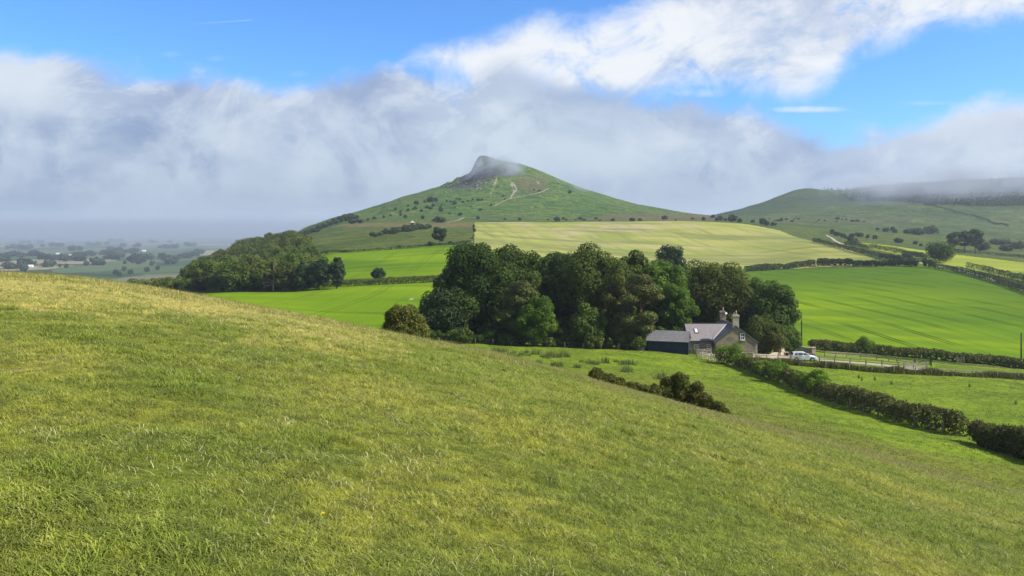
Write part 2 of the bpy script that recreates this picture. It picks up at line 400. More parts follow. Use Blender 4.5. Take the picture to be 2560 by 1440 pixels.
# ------------------------------------------------------------------ ground attributes (what grows where)
def seg_dist(px, py, pts):
    d = np.full(px.shape, 1e9)
    for (x0,y0),(x1,y1) in zip(pts[:-1], pts[1:]):
        dx, dy = x1-x0, y1-y0; L = dx*dx+dy*dy
        t = np.clip(((px-x0)*dx+(py-y0)*dy)/L, 0, 1)
        d = np.minimum(d, np.hypot(px-x0-t*dx, py-y0-t*dy))
    return d
SG = ZG/YG; PYG = HZ - F*SG
dry = np.zeros_like(ZG); brown = np.zeros_like(ZG); rock = np.zeros_like(ZG); scar = np.zeros_like(ZG)
nearm = YG < 60
dry += nearm*(.25 + .55*sstep(8, 26, YG)*sstep(1500, 300, PG) - .12*sstep(10, 5, YG))
brown += nearm*(.15 + .85*sstep(18, 40, YG)*sstep(700, 1400, PG))
mead = (YG >= 44) & (YG < 180)
brown += mead*.9*sstep(31, 26, XG)*sstep(122, 102, YG)
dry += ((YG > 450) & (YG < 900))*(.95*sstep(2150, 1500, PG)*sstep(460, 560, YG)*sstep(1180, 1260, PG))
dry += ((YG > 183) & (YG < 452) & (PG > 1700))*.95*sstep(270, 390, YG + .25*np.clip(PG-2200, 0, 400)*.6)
scar += ((YG > 180) & (YG < 300))*(  .62*np.exp(-(((PG-1031)/13)**2+((PYG-748)/4)**2)) + .3*np.exp(-(seg_dist(PG, PYG, [(1022,752),(1050,728),(1064,718)])/3)**2))
# rough pasture under the peak: brown grass band by the shelter
brown += ((YG > 450) & (YG < 905) & (PG < 1185))*(.22 + .6*np.exp(-((PYG-562)/7)**2))
brown += ((YG > 450) & (YG < 905) & (PG > 1800))*.35
pk = (YG > 900) & (YG < 1500) & (PG > 690) & (PG < 1800)
brown += pk*(.15 + .28*sstep(470, 440, PYG)*sstep(1230, 1290, PG)*sstep(1420, 1360, PG) + .55*np.exp(-(((PG-1330)/60)**2+((PYG-468)/22)**2)) + .32*sstep(1430, 1560, PG) + .35*np.exp(-((PYG-545)/9)**2))
rock += pk*np.clip(1.2*np.exp(-(((PG-1192)/58)**2+((PYG-424)/38)**2)**2) + .55*np.exp(-(((PG-1150)/55)**2+((PYG-468)/10)**2)), 0, 1)*sstep(484, 476, PYG)
for pts, w, a in (([(1243,446),(1235,464),(1227,482)], 3.5, .8), ([(1281,432),(1277,447),(1280,458),(1276,464)], 2.2, 1.0), ([(1280,458),(1287,464),(1292,474),(1284,484),(1277,494)], 2.6, 1.05), ([(1280,464),(1284,476),(1280,488)], 1.6, .8), ([(1342,451),(1347,458)], 2.6, 1.0)):
    scar += pk*a*np.exp(-(seg_dist(PG, PYG, pts)/w)**2)*(.55+.9*np.clip(fbm(PG/7, PYG/9, 5, 3)+.35, 0, 1))
rg = (YG > 900) & (PG > 1775)
dry += rg*sstep(4, -6, PYG - ip([(1790,547),(1880,541),(1990,524),(2060,513),(2150,506),(2300,510),(2560,520)], PG))*(.55+.45*sstep(-.3,.3,fbm(XG/60,YG/60,71,3)))
brown += rg*(.15 + .5*np.exp(-((PYG-549)/7)**2)*sstep(1880, 1950, PG)*sstep(2350, 2250, PG))

# ------------------------------------------------------------------ build the ground
idx = np.arange(NR*NC).reshape(NR, NC)
quads = np.stack([idx[:-1,:-1], idx[:-1,1:], idx[1:,1:], idx[1:,:-1]], -1)
GV = np.stack([XG, YG, ZG], -1)
dr = np.gradient(GV, axis=0); dc = np.gradient(GV, axis=1)
GN = np.cross(dc, dr); GN /= np.linalg.norm(GN, axis=-1, keepdims=True)
GNf = GN.reshape(-1, 3); GVf = GV.reshape(-1, 3)
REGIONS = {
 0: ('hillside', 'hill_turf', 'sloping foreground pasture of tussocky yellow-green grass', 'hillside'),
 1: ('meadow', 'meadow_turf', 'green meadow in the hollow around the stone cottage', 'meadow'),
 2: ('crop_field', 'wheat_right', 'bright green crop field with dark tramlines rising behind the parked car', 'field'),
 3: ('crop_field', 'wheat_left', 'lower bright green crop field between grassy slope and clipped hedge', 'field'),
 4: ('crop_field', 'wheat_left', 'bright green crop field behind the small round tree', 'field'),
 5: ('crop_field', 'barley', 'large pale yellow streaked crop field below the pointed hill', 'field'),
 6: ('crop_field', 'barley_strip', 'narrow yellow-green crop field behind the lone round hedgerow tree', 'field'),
 7: ('hill', 'peak_turf', 'pointed hill with grey crag, rocks and pale worn paths', 'hill'),
 8: ('hill', 'ridge_turf', 'long moorland ridge with its wooded top in cloud', 'hill'),
 9: ('rough_pasture', 'rough_pasture', 'rough brownish green pasture at the foot of the hills', 'pasture'),
 10: ('plain', 'vale_land', 'wide flat vale of small fields fading into mist', 'plain'),
}
at_all = {'dry': dry.ravel(), 'brown': brown.ravel(), 'rock': rock.ravel(), 'scar': scar.ravel()}
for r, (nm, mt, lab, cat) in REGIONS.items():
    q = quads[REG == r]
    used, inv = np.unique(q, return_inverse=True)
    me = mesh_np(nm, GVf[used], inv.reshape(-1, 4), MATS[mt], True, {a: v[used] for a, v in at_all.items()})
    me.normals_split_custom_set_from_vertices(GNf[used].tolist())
    tag(link(nm, me), lab, cat, None, 'structure')

def ribbon(name, pts, w, mat, label, cat, lift=.05, n=14):
    """strip of ground laid along map points"""
    P = [Vector(p) for p in pts]; D = [0]
    for a_, b_ in zip(P[:-1], P[1:]): D.append(D[-1]+(b_-a_).length)
    s = np.linspace(0, D[-1], max(n, int(D[-1]/max(w,1)/1.2)))
    X = smooth1(np.interp(s, D, [p.x for p in P]), 1); Yy = smooth1(np.interp(s, D, [p.y for p in P]), 1)
    tx = np.gradient(X); ty = np.gradient(Yy); L = np.hypot(tx, ty); nx, ny = ty/L, -tx/L
    ww = w*(1+.25*fbm(s/4, s*0+3.3, 9, 3))
    rows = []
    for j in (-.5, -.17, .17, .5):
        x = X+nx*ww*j; y = Yy+ny*ww*j; rows.append(np.stack([x, y, ground(x, y)+lift], -1))
    V = np.stack(rows, 1).reshape(-1, 3); m_ = len(s); i = np.arange(m_*4).reshape(m_, 4)
    Fq = np.concatenate([np.stack([i[:-1,c_], i[:-1,c_+1], i[1:,c_+1], i[1:,c_]], -1) for c_ in range(3)])[:, ::-1]
    z = np.zeros(len(V))
    return tag(link(name, mesh_np(name, V, Fq, mat, True)), label, cat, None, 'structure')

# ------------------------------------------------------------------ foliage meshes
def cards(C, Nn, size, asp, r, roll=None, fold=.18):
    """one small folded leaf-spray per centre, facing Nn"""
    n = len(C); Nn = Nn/np.linalg.norm(Nn, axis=1, keepdims=True)
    a = np.cross(Nn, r.normal(size=(n,3))); a /= np.linalg.norm(a, axis=1, keepdims=True)
    if roll is not None:                                   # long axis follows a given direction
        a = roll - Nn*(roll*Nn).sum(1, keepdims=True); a /= np.linalg.norm(a, axis=1, keepdims=True)+1e-9
    bb_ = np.cross(Nn, a); sz = (size*r.uniform(.65, 1.35, n))[:, None]; h = sz*asp
    j = lambda: r.uniform(.75, 1.25, (n,1))
    V = np.stack([C - a*sz*.5*j(), C - bb_*h*.5*j() - Nn*sz*fold*r.uniform(-1,1,(n,1)), C + a*sz*.5*j(), C + bb_*h*.5*j() - Nn*sz*fold*r.uniform(-1,1,(n,1))], 1)
    return V.reshape(-1, 3), np.arange(n*4).reshape(n, 4)

def lobe_points(L, n, r, up=.15, out=None, shell=(.78, 1.06), cut=.72, flat=1.0):
    """n points on a set of lobes L (x,y,z,rad); returns position, normal, lobe index"""
    pr = L[:,3]**2; k = r.choice(len(L), int(n*1.9), p=pr/pr.sum())
    d = r.normal(size=(len(k),3)); d[:,2] += up; d /= np.linalg.norm(d, axis=1, keepdims=True)
    sh = d*L[k,3:4]*r.uniform(*shell, (len(k),1)); sh[:,2] *= flat
    p = L[k,:3] + sh
    keep = np.ones(len(k), bool)
    for i in range(len(L)):
        q = p - L[i,:3]; q[:,2] /= flat
        keep &= (k == i) | (np.linalg.norm(q, axis=1) > L[i,3]*cut)
    p, d, k = p[keep], d[keep], k[keep]
    return p[:n], d[:n], k[:n]

def crown(name, seed, H, R, base, n, size, mat, style='round', nl=46, asp=.72, lr=(.24,.40)):
    """foliage mesh of one tree standing at the origin; attributes v (tint per spray and bough, darkened inside as painted shade) and h"""
    r = np.random.default_rng(seed)
    hz = (H-base)/2; cz = base+hz
    i = np.arange(nl)+.5; ph = np.arccos(1-2*i/nl); th = np.pi*(1+5**.5)*i + r.uniform(0,6)
    D = np.stack([np.cos(th)*np.sin(ph), np.sin(th)*np.sin(ph), np.cos(ph)], 1) + r.normal(scale=.12, size=(nl,3))
    k = r.uniform(.58, .84, (nl,1)); rad = R*r.uniform(*lr, nl)
    P = D*k*np.array([R, R, hz]); P[:,2] += cz
    if style == 'cone': f = np.clip((H-P[:,2])/(H-base), .1, 1)**.75*1.15; P[:,:2] *= f[:,None]; rad = rad*np.clip(f, .35, 1)
    if style == 'vase': f = .55+.55*np.clip((P[:,2]-base)/(H-base), 0, 1); P[:,:2] *= f[:,None]
    if style == 'open':
        keepl = r.uniform(size=nl) > .25; P, rad = P[keepl], rad[keepl]*.85
    if style == 'pine':
        nt = nl; zt = base + (H-base)*np.sort(r.uniform(0,1,nt)); f = np.sin(np.pi*np.clip((zt-base)/(H-base)*.8+.15,0,1))
        a_ = r.uniform(0, 6.283, nt); rr = R*f*r.uniform(.25, .85, nt)
        P = np.stack([np.cos(a_)*rr, np.sin(a_)*rr, zt], 1); rad = R*r.uniform(.26,.42,nt)
    L = np.concatenate([P, rad[:,None]], 1)
    inner = np.array([[0,0,cz,min(R,hz)*.62],[0,0,cz-hz*.35,min(R,hz)*.55],[0,0,cz+hz*.35,min(R,hz)*.5]])
    if style not in ('pine', 'open'): L = np.concatenate([L, inner])
    p, d, kk = lobe_points(L, n, r, flat=.5 if style == 'pine' else .92)
    lt = r.uniform(0, 1, len(L))
    v = np.clip(.5*lt[kk] + .5*r.uniform(0,1,len(kk)), 0, 1); h = np.clip(r.uniform(-.6,.7,len(L))[kk] + r.normal(scale=.15,size=len(kk)), 0, 1)
    nn = d*1.15 + r.normal(scale=.42, size=d.shape); nn[:,2] += .15
    V, Q = cards(p, nn, size, asp, r)
    if style not in ('pine',):                              # inner foliage in big cards, tint lowered to paint crown shade
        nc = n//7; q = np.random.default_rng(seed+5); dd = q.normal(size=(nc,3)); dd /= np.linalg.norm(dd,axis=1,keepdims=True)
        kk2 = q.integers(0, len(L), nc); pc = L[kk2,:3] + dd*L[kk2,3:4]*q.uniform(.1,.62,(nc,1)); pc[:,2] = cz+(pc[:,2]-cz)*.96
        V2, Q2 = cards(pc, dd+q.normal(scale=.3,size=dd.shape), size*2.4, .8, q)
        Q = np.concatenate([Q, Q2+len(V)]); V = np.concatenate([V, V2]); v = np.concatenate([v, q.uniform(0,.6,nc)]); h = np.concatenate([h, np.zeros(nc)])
    g = max(base*.25, .15); V[:,2] = np.maximum(V[:,2], g)
    return mesh_np(name, V, Q, mat, False, {'v': np.repeat(v,4), 'h': np.repeat(h,4)})

def trunk_mesh(name, seed, H, R, base, mat, r0=None, limbs=7, lean=0.0):
    r = random.Random(seed); r0 = r0 or H*.022
    b_ = MB(); top = base+(H-base)*.72
    pts = [(0,0,-.6)]+[(lean*z+r.uniform(-.1,.1), r.uniform(-.1,.1), z) for z in (0, top*.25, top*.5, top*.75, top)]
    b_.tube(pts, [r0*1.5, r0*1.15, r0*.9, r0*.75, r0*.5, r0*.2], 8)
    for i in range(limbs):
        z0 = base*.8+(top-base*.8)*(i+.3)/limbs; a = r.uniform(0,6.28); L = R*r.uniform(.5,.8)
        c_, s_ = math.cos(a), math.sin(a)
        b_.tube([(lean*z0,0,z0),(c_*L*.5,s_*L*.5,z0+L*.28),(c_*L,s_*L,z0+L*.62)], [r0*.42, r0*.28, r0*.08], 5)
    return b_.mesh(name, mat, True)

bark = plain('bark', (.075,.062,.048), .95, .1, .5, 2.5)
bark_red = plain('pine_bark', (.14,.075,.045), .95, .1, .5, 2.0)
LM = {
 'sycamore': leaf_mat('sycamore_leaf', (.018,.036,.008), (.036,.064,.010), (.085,.120,.018), .25),
 'ash': leaf_mat('ash_leaf', (.032,.052,.010), (.064,.090,.015), (.120,.140,.028), .3, (.11,.098,.024)),
 'bright': leaf_mat('bright_leaf', (.040,.082,.010), (.078,.140,.016), (.140,.210,.028), .32),
 'chestnut': leaf_mat('chestnut_leaf', (.028,.058,.010), (.054,.098,.015), (.100,.155,.024), .28),
 'dark': leaf_mat('dark_leaf', (.014,.032,.012), (.026,.052,.016), (.052,.084,.024), .2),
 'pine': leaf_mat('pine_needle', (.034,.054,.014), (.062,.086,.020), (.110,.128,.032), .15, (.095,.085,.030)),
 'wood': leaf_mat('woodland_leaf', (.040,.070,.012), (.075,.112,.018), (.130,.165,.028), .28, (.105,.098,.024)),
 'gorse': leaf_mat('gorse_spine', (.050,.070,.015), (.098,.118,.025), (.180,.185,.045), .2, (.150,.115,.042), .7),
 'hedge': leaf_mat('hedge_leaf', (.042,.062,.013), (.078,.098,.020), (.135,.150,.036), .22, (.125,.095,.045)),
 'lush': leaf_mat('hawthorn_leaf', (.060,.120,.010), (.100,.185,.014), (.150,.240,.024), .32, (.075,.080,.030)),
 'far': leaf_mat('far_leaf', (.026,.046,.018), (.046,.072,.024), (.076,.104,.034), .2),
}
def tree(me_c, me_t, loc, label, cat, group=None, s=1.0, rz=0.0, name='broadleaf_tree', sz=None):
    e = empty(name, loc, label, cat, group, rz); e.scale = (s, s, sz or s)
    if me_t: link('trunk', me_t, e)
    link('crown', me_c, e)
    return e
def frame_tree(px, base_py, top_py, w_px, Y=None):
    """metres (height, radius) and foot of a tree from its extent in the reference"""
    p = at(px, Y) if Y else hit(px, base_py)
    return p, p.z, (float(S(top_py))*p.y - p.z), w_px/2*p.y/F

# the trees around the cottage: (px, Y, top_py, width_px, base fraction, kind, style, n cards, card m, label)
YT = 152
MAIN = [
 (1120,156,722,140,.02,'dark','round',7000,.42,'low dark tree at the left edge of the cottage wood'),
 (1188,160,612,185,.10,'sycamore','round',14000,.46,'tall domed dark sycamore at the left end of the cottage wood'),
 (1278,166,612,150,.12,'sycamore','round',11000,.46,'tall dark sycamore second from the left end of the cottage wood'),
 (1392,170,634,140,.14,'sycamore','round',10000,.46,'tall dark tree just right of the dip in the wood canopy'),
 (1300,152,712,120,.25,'pine','pine',6500,.40,'dark layered pine in front of the tall sycamores'),
 (1340,149,738,90,.02,'bright','round',6500,.34,'light green young tree at the front of the wood'),
 (1478,166,626,200,.12,'sycamore','round',15000,.46,'broadest and tallest dark tree in the middle of the cottage wood'),
 (1570,168,642,120,.14,'sycamore','round',9000,.46,'dark tree right of the tallest tree in the wood'),
 (1528,160,690,120,.16,'ash','open',7000,.40,'olive tinted thin-crowned tree low in front of the tallest dark tree'),
 (1652,165,645,125,.12,'bright','round',10500,.40,'tall bright green tree right of the dark wood'),
 (1690,160,712,80,.08,'bright','round',5500,.36,'shorter bright green tree behind the dark blue shed'),
 (1600,150,698,130,.30,'pine','pine',7500,.38,'olive green pine with bare trunk left of the shed'),
 (1470,150,770,80,.02,'chestnut','round',4500,.34,'small green tree low at the wood edge fence'),
 (1562,151,790,70,.03,'ash','round',3800,.32,'small olive bush tree beside the pine trunk'),
 (1795,172,658,165,.10,'ash','round',14000,.40,'broad olive tree behind the cottage roof'),
 (1745,176,700,90,.10,'chestnut','round',6000,.40,'dark green tree behind the main cottage ridge'),
 (1925,168,704,130,.08,'chestnut','round',11000,.40,'rounded dark green horse chestnut right of the chimneys'),
 (1880,170,720,90,.08,'chestnut','round',7000,.40,'deep green tree between the olive tree and the horse chestnut'),
 (1908,158,800,95,.10,'ash','round',6500,.32,'low leafy tree beside the cottage gable'),
 (1962,162,815,70,.03,'chestnut','round',4200,.30,'bushy small tree behind the curved stone wall'),
]
for i, (px, Y, tp, w, bf, kd, st, n, cs, lab) in enumerate(MAIN):
    p = at(px, Y); H = float(S(tp))*Y - p.z; R = w/2*Y/F
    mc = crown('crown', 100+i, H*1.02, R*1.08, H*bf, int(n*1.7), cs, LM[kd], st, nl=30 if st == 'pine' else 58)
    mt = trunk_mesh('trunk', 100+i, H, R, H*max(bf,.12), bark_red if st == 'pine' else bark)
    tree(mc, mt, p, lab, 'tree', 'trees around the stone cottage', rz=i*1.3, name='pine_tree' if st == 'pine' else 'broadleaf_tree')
# undergrowth along the wood fence, each shrub its own
ush = [crown('shrub', 300+i, 2.3, 1.7, .05, 1500, .26, LM[['sycamore','chestnut','wood'][i]], 'round', 16) for i in range(3)]
for i, px in enumerate(np.linspace(1085, 1590, 15)):
    p = at(px, 149.5+1.5*math.sin(i*2.1))
    o = link('shrub', ush[i%3], None, p); o.rotation_euler = (0,0,i*1.7); s = 1+.25*math.sin(i*3.7); o.scale = (s*1.1, s, s)
    tag(o, 'dark shrub in the shaded undergrowth behind the wood fence', 'shrub', 'undergrowth shrubs along the wood fence')

for i, px in enumerate(np.linspace(1130, 1740, 17)):
    p = at(px, 160+4*math.sin(i*1.3)); o = link('shrub', ush[(i+1)%3], None, p); o.rotation_euler = (0,0,i*2.3); s = 1.75+.35*math.sin(i*2.9); o.scale = (s*1.25, s, s)
    tag(o, 'tall dark understorey shrub deep between the trunks of the cottage wood', 'shrub', 'understorey shrubs inside the cottage wood')
# single trees farther off
def lone(px, by, tp, w, kd, st, n, cs, lab, bf=.08, nl=40, Y=None, group=None, name='broadleaf_tree', seed=[500], lm=5):
    seed[0] += 1
    p = at(px, Y) if Y else hit(px, by)
    H = float(S(tp))*p.y - p.z; R = w/2*p.y/F
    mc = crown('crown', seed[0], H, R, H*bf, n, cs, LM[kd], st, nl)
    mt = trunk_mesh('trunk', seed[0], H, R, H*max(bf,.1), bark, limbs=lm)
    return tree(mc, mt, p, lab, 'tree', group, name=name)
lone(945, 704, 669, 37, 'dark','round', 2600, .38, 'small round dark tree alone on the clipped hedge line', .12, 24)
lone(1100, 612, 567, 40, 'dark','open', 2400, .65, 'ragged lone tree at the top edge of the bright field', .2, 26)
lone(1675, 676, 607, 78, 'dark','round', 6500, .60, 'dark oval tree standing behind the wood against the pale field', .06, 40, Y=300)
lone(2350, 656, 607, 66, 'chestnut','round', 4200, .62, 'lone round green hedgerow tree between two yellow-green fields', .06, 36)
fir = [(757,719,648,58,'conifer shaped dark tree leftmost of the three at the wood corner','cone'),(797,718,645,62,'broad dark tree in the middle of the three at the wood corner','round'),(842,714,641,40,'tall oval dark tree rightmost of the three at the wood corner','round')]
for px, by, tp, w, lab, st in fir: lone(px, by, tp, w, 'dark', st, 4200, .55, lab, .04, 40, Y=296, group='dark trees at the wood corner')
for px, tp, w, lab in ((2385,582,46,'left pine of the dark clump beyond the yellow-green field'),(2412,578,40,'middle pine of the dark clump beyond the yellow-green field'),(2438,576,48,'right and tallest pine of the dark clump beyond the yellow-green field')):
    lone(px, 628, tp, w, 'far','pine', 2600, 1.0, lab, .38, 22, Y=640, group='dark pine clump', name='pine_tree')
for px, by, tp, w, lab in ((2455,627,602,36,'low bushy tree at the right foot of the pine clump'),(2328,585,566,36,'rounded bush tree on the moor above the yellow-green field, right of its pair'),(2296,587,572,28,'rounded bush tree on the moor, left of a larger one'),(2272,584,574,24,'small bush tree left of the pair on the moor'),(2500,612,600,50,'wide dark bush tree right of the pine clump'),(2545,622,606,40,'dark bush tree at the right border beyond the pine clump'),(2515,628,615,30,'pale bush tree in front of the wide dark one'),(2246,607,596,22,'small tree at the upper edge of the narrow yellow-green field')):
    lone(px, by, tp, w, 'far','round', 1100, 1.0, lab, .03, 20, group='scattered trees on the moor edge', lm=3)

# the hanging wood on the left: every tree its own, sharing a few meshes
WK = []
for i, (H, R, st, kd) in enumerate(((12,4.6,'round','wood'),(13,4.2,'round','wood'),(11.5,4.8,'round','wood'),(13.5,4.0,'vase','ash'),(12.5,3.9,'round','chestnut'),(12.5,4.2,'round','wood'))):
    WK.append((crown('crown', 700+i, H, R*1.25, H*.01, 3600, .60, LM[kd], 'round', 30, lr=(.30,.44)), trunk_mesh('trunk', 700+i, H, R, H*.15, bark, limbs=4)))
def wood_top(px): return ip([(380,735),(420,700),(450,680),(480,662),(520,638),(560,616),(600,598),(640,585),(690,576),(740,577),(765,590),(785,625),(800,650)], px)
rw = np.random.default_rng(11); placed = []; nw = 0
for Y in np.geomspace(298, 640, 20):
    for px in np.arange(330, 800, 11500/Y):
        q = px + rw.uniform(-9, 9); y = Y*rw.uniform(.975, 1.025); p = at(q, y)
        edge = 300 if q > 560 else 300 + (560-q)*.5
        if y < edge - 2: continue
        top = HZ - F*(p.z+12.5)/y
        if q > 790 - max(0, (y-300)*.02): continue
        if top < wood_top(q) - 6: continue
        if y > 420 and q < 430: continue
        s = float(rw.uniform(.78, 1.28)); 
        if top < wood_top(q) + 6: s *= .88
        k_ = int(rw.integers(0, 6)); 
        e = tree(WK[k_][0], WK[k_][1], p, 'broadleaf tree massed with others in the dense hanging wood on the left', 'tree', 'trees of the hanging wood', s, float(rw.uniform(0,6.28))); nw += 1
        e.scale.z *= float(rw.uniform(.85,1.0))
print('wood trees', nw)
# low trees at the left toe of the wood, and trees along the hill's left skyline
for i, px in enumerate(np.linspace(285, 470, 13)):
    Y = 330+18*math.sin(i*1.9)+(470-px)*.55; p = at(px, Y); ty = ip([(285,706),(330,696),(400,690),(470,690)], px)+3*math.sin(i*2.7)
    H = max(4, float(S(ty))*Y - p.z); k_ = i % 3
    tree(WK[k_][0], WK[k_][1], p, 'low rounded tree below the hanging wood, just over the grassy brow', 'tree', 'trees at the toe of the hanging wood', min(1.3, H/13), i*1.1, sz=H/13)
FARC = [crown('crown', 800+i, 10, 5, .5, 900, 1.15, LM['far'], 'round', 20) for i in range(3)]
FART = trunk_mesh('trunk', 800, 10, 5, 1.2, bark, limbs=3)
sky_t = [(738,586,22),(752,580,24),(768,575,26),(783,570,26),(798,568,22),(812,562,24),(826,556,22),(838,545,22),(850,540,24),(864,535,24),(878,534,22),(890,540,20),(760,590,22),(790,582,20),(880,550,22),(898,548,22)]
for i, (px, tp, w) in enumerate(sky_t):
    p = at(px, 900+i*6 if i < 12 else 880); R = w/2*p.y/F; H = max(float(S(tp))*p.y - p.z, 5)
    tree(FARC[i%3], FART, p, 'dark tree in the line climbing the left flank of the pointed hill', 'tree', 'trees on the left flank of the pointed hill', R/5, i*.9, sz=min(H/10, 2.2))
# the dead leaning tree in front of the wood
p = at(683, 297); b_ = MB()
b_.tube([(0,0,-.4),(.1,0,3),(.25,0,7),(.2,.1,10.2)], [.3,.24,.15,.04], 7)
for a0, z0, L, dz in ((3.3,3.4,4.2,.5),(2.9,4.1,3.0,.9),(3.4,2.6,3.6,-.3),(.2,6.5,2.2,1.2),(3.0,6.2,2.6,1.4),(.3,4.6,1.8,.7)):
    b_.tube([(.1,0,z0),(math.cos(a0)*L*.5,math.sin(a0)*L*.5,z0+dz*.4),(math.cos(a0)*L,math.sin(a0)*L,z0+dz)], [.14,.09,.03], 5)
    for q in range(4): b_.tube([(math.cos(a0)*L*(.5+.12*q),math.sin(a0)*L*.5,z0+dz*.5),(math.cos(a0)*L*(.55+.14*q)+.2,math.sin(a0)*L*.5-.4,z0+dz*.5-.5-.2*q)], [.05,.015], 4)
dead = plain('dead_wood', (.27,.20,.145), .95, .1, .3)
e = empty('dead_tree', p, 'bare pale dead tree with brown drooping branches in front of the hanging wood', 'dead tree')
b_.build('trunk', dead, e, smooth=True)

# bushes dotted on the hills
hb = [crown('bush', 850+i, 3.2, 2.3, .05, 420, .75, LM['far'], ['round','cone','round'][i], 14) for i in range(3)]
rb = np.random.default_rng(21)
def bush(px, py, w, label, group, Ymin=46, tall=.8, k_=None):
    p = hit(px+float(rb.normal(0,1.2)), py+float(rb.normal(0,.7)), Ymin); s = (w*p.y/F)/4.6*float(rb.uniform(.7,1.3)); tall *= float(rb.uniform(.75,1.3))
    o = link('bush', hb[k_ if k_ is not None else int(rb.integers(0,3))], None, p); o.scale = (s, s, s*tall*1.25); o.rotation_euler = (0,0,float(rb.uniform(0,6.28)))
    return tag(o, label, 'bush', group)
g = 'bushes on the pointed hill'; lab = 'small dark bush dotted on the green flank of the pointed hill'
for px, py, w in ((1078,503,18),(1092,505,10),(1061,508,10),(1040,512,16),(1118,505,8),(1128,506,7),(1140,498,7),(1150,501,9),(1158,507,8),(1170,503,7),(1184,501,12),(1196,503,10),(1205,502,6),(1136,512,10),(1135,520,8),(1102,528,12),(1100,522,8),(1075,523,10),(1053,531,10),(1035,526,8),(1020,529,9),(1000,532,10),(990,526,8),(1012,546,11),(1040,524,8),(1000,540,8),(975,540,8),(960,545,9),(1055,548,10),(1150,540,14),(1124,536,10),(1195,548,10),(1258,493,6),(1262,500,6),(1228,516,6),(1203,527,8),(1178,517,6),(1344,478,5),(1351,480,6),(1335,477,5),(1395,461,5),(1425,484,8),(1083,516,8),(1105,515,7),(935,548,9),(920,551,9),(1020,515,7),(1066,520,8)):
    bush(px, py, w, lab, g, 905)
bush(1095, 556, 34, 'widest dark bush on the pale grass shelf, right of the stone shelter', g, 700, .6, 0)
g = 'scrub along the foot of the pointed hill'; lab = 'dark scrub bush in the brown grass above the pale crop field'
for px, py, w in ((1262,549,8),(1300,551,8),(1372,551,9),(1392,553,14),(1410,548,10),(1415,551,7),(1438,551,7),(1450,548,14),(1462,552,9),(1490,549,10),(1530,552,14),(1500,553,6),(1580,553,18),(1600,553,9),(1662,550,16),(1690,551,8),(1730,547,10)):
    bush(px, py, w, lab, g, 860, .6)
g = 'bushes in the saddle'; lab = 'round dark bush in the saddle between the two hills'
for px, py, w in ((1757,552,12),(1781,545,15),(1795,553,10),(1801,551,12),(1815,553,10),(1830,555,17),(1850,558,12),(1882,557,15),(1905,563,20),(1916,564,14),(1930,564,12),(1938,564,10)):
    bush(px, py, w, lab, g, 820, .85)
g = 'gorse patches on the moor'; lab = 'low dark gorse patch on the brown band of the moor'
for px, py, w in ((1925,549,6),(1940,553,14),(1952,554,14),(1966,551,9),(1980,554,10),(1987,549,9),(1998,549,7),(1956,548,10),(2050,550,7),(2062,552,8),(2095,549,9),(2105,549,8),(2118,550,9),(2130,554,14),(2142,554,12),(2160,555,7),(2040,554,5),(2090,554,6)):
    bush(px, py, w, lab, g, 900, .5)
g = 'scrub at the heads of the narrow fields'; lab = 'dark scrub bush in the tangled corner above the narrow yellow-green field'
for px, py, w in ((2082,585,16),(2092,589,18),(2105,594,20),(2118,598,18),(2124,605,16),(2133,610,16),(2139,603,16),(2130,595,14),(2150,591,18),(2168,595,18),(2185,598,16),(2140,588,14),(2215,580,14),(2232,579,12),(2196,576,10),(2240,582,10),(2304,616,12),(2288,612,14),(2322,622,14)):
    bush(px, py, w, lab, g, 480, .75)
g = 'dark gorse bank below the shelter'; lab = 'dark gorse bush massed on the bank below the stone shelter'
for i, (px, py) in enumerate([(932+6.6*j, 591-.95*j+1.3*math.sin(j)) for j in range(22)]+[(955+6*j, 585-.95*j) for j in range(17)]+[(985+6*j, 577-.7*j) for j in range(12)]):
    bush(px, py, 14, lab, g, 500, .62, 0)
g = 'bushes on the upper field boundary'; lab = 'small bush on the boundary bank above the bright left field'
for px, py, w in ((815,633,12),(858,629,14),(998,621,11),(1075,615,14),(1085,613,12),(1125,611,9)):
    bush(px, py, w, lab, g, 430, .6)
for px, py, w in ((1183,575,6),(1184,581,7),(1182,588,6),(1180,597,6),(1184,569,5)):
    bush(px, py, w, 'bush on the dark field edge left of the pale crop field', 'bushes on the pale field edge', 480, 1.1)

# ------------------------------------------------------------------ gorse and hedges
def spiky(name, seed, L, n, size, mat):
    """gorse: short upright sprays of narrow blades standing out of every lobe"""
    r = np.random.default_rng(seed)
    p, d, kk = lobe_points(L, n, r, .5, shell=(.72, 1.0), cut=.75)
    up = d*.7 + np.array([0,0,.75]) + r.normal(scale=.3, size=d.shape); up /= np.linalg.norm(up, axis=1, keepdims=True)
    m_ = 3
    pp = np.repeat(p, m_, 0) + r.normal(scale=size*.25, size=(len(p)*m_,3)); uu = np.repeat(up, m_, 0) + r.normal(scale=.28, size=(len(p)*m_,3))
    nn = np.repeat(d, m_, 0) + r.normal(scale=.6, size=uu.shape)
    V, Q = cards(pp + uu*size*.5, nn, size, .30, r, roll=uu)
    lt = r.uniform(0,1,len(L)); v = np.clip(.45*lt[kk]+.55*r.uniform(0,1,len(kk)),0,1); h = np.clip(r.uniform(-.5,.6,len(L))[kk]+r.normal(scale=.15,size=len(kk)),0,1)
    return mesh_np(name, V, Q, mat, False, {'v': np.repeat(v, 4*m_), 'h': np.repeat(h, 4*m_)})
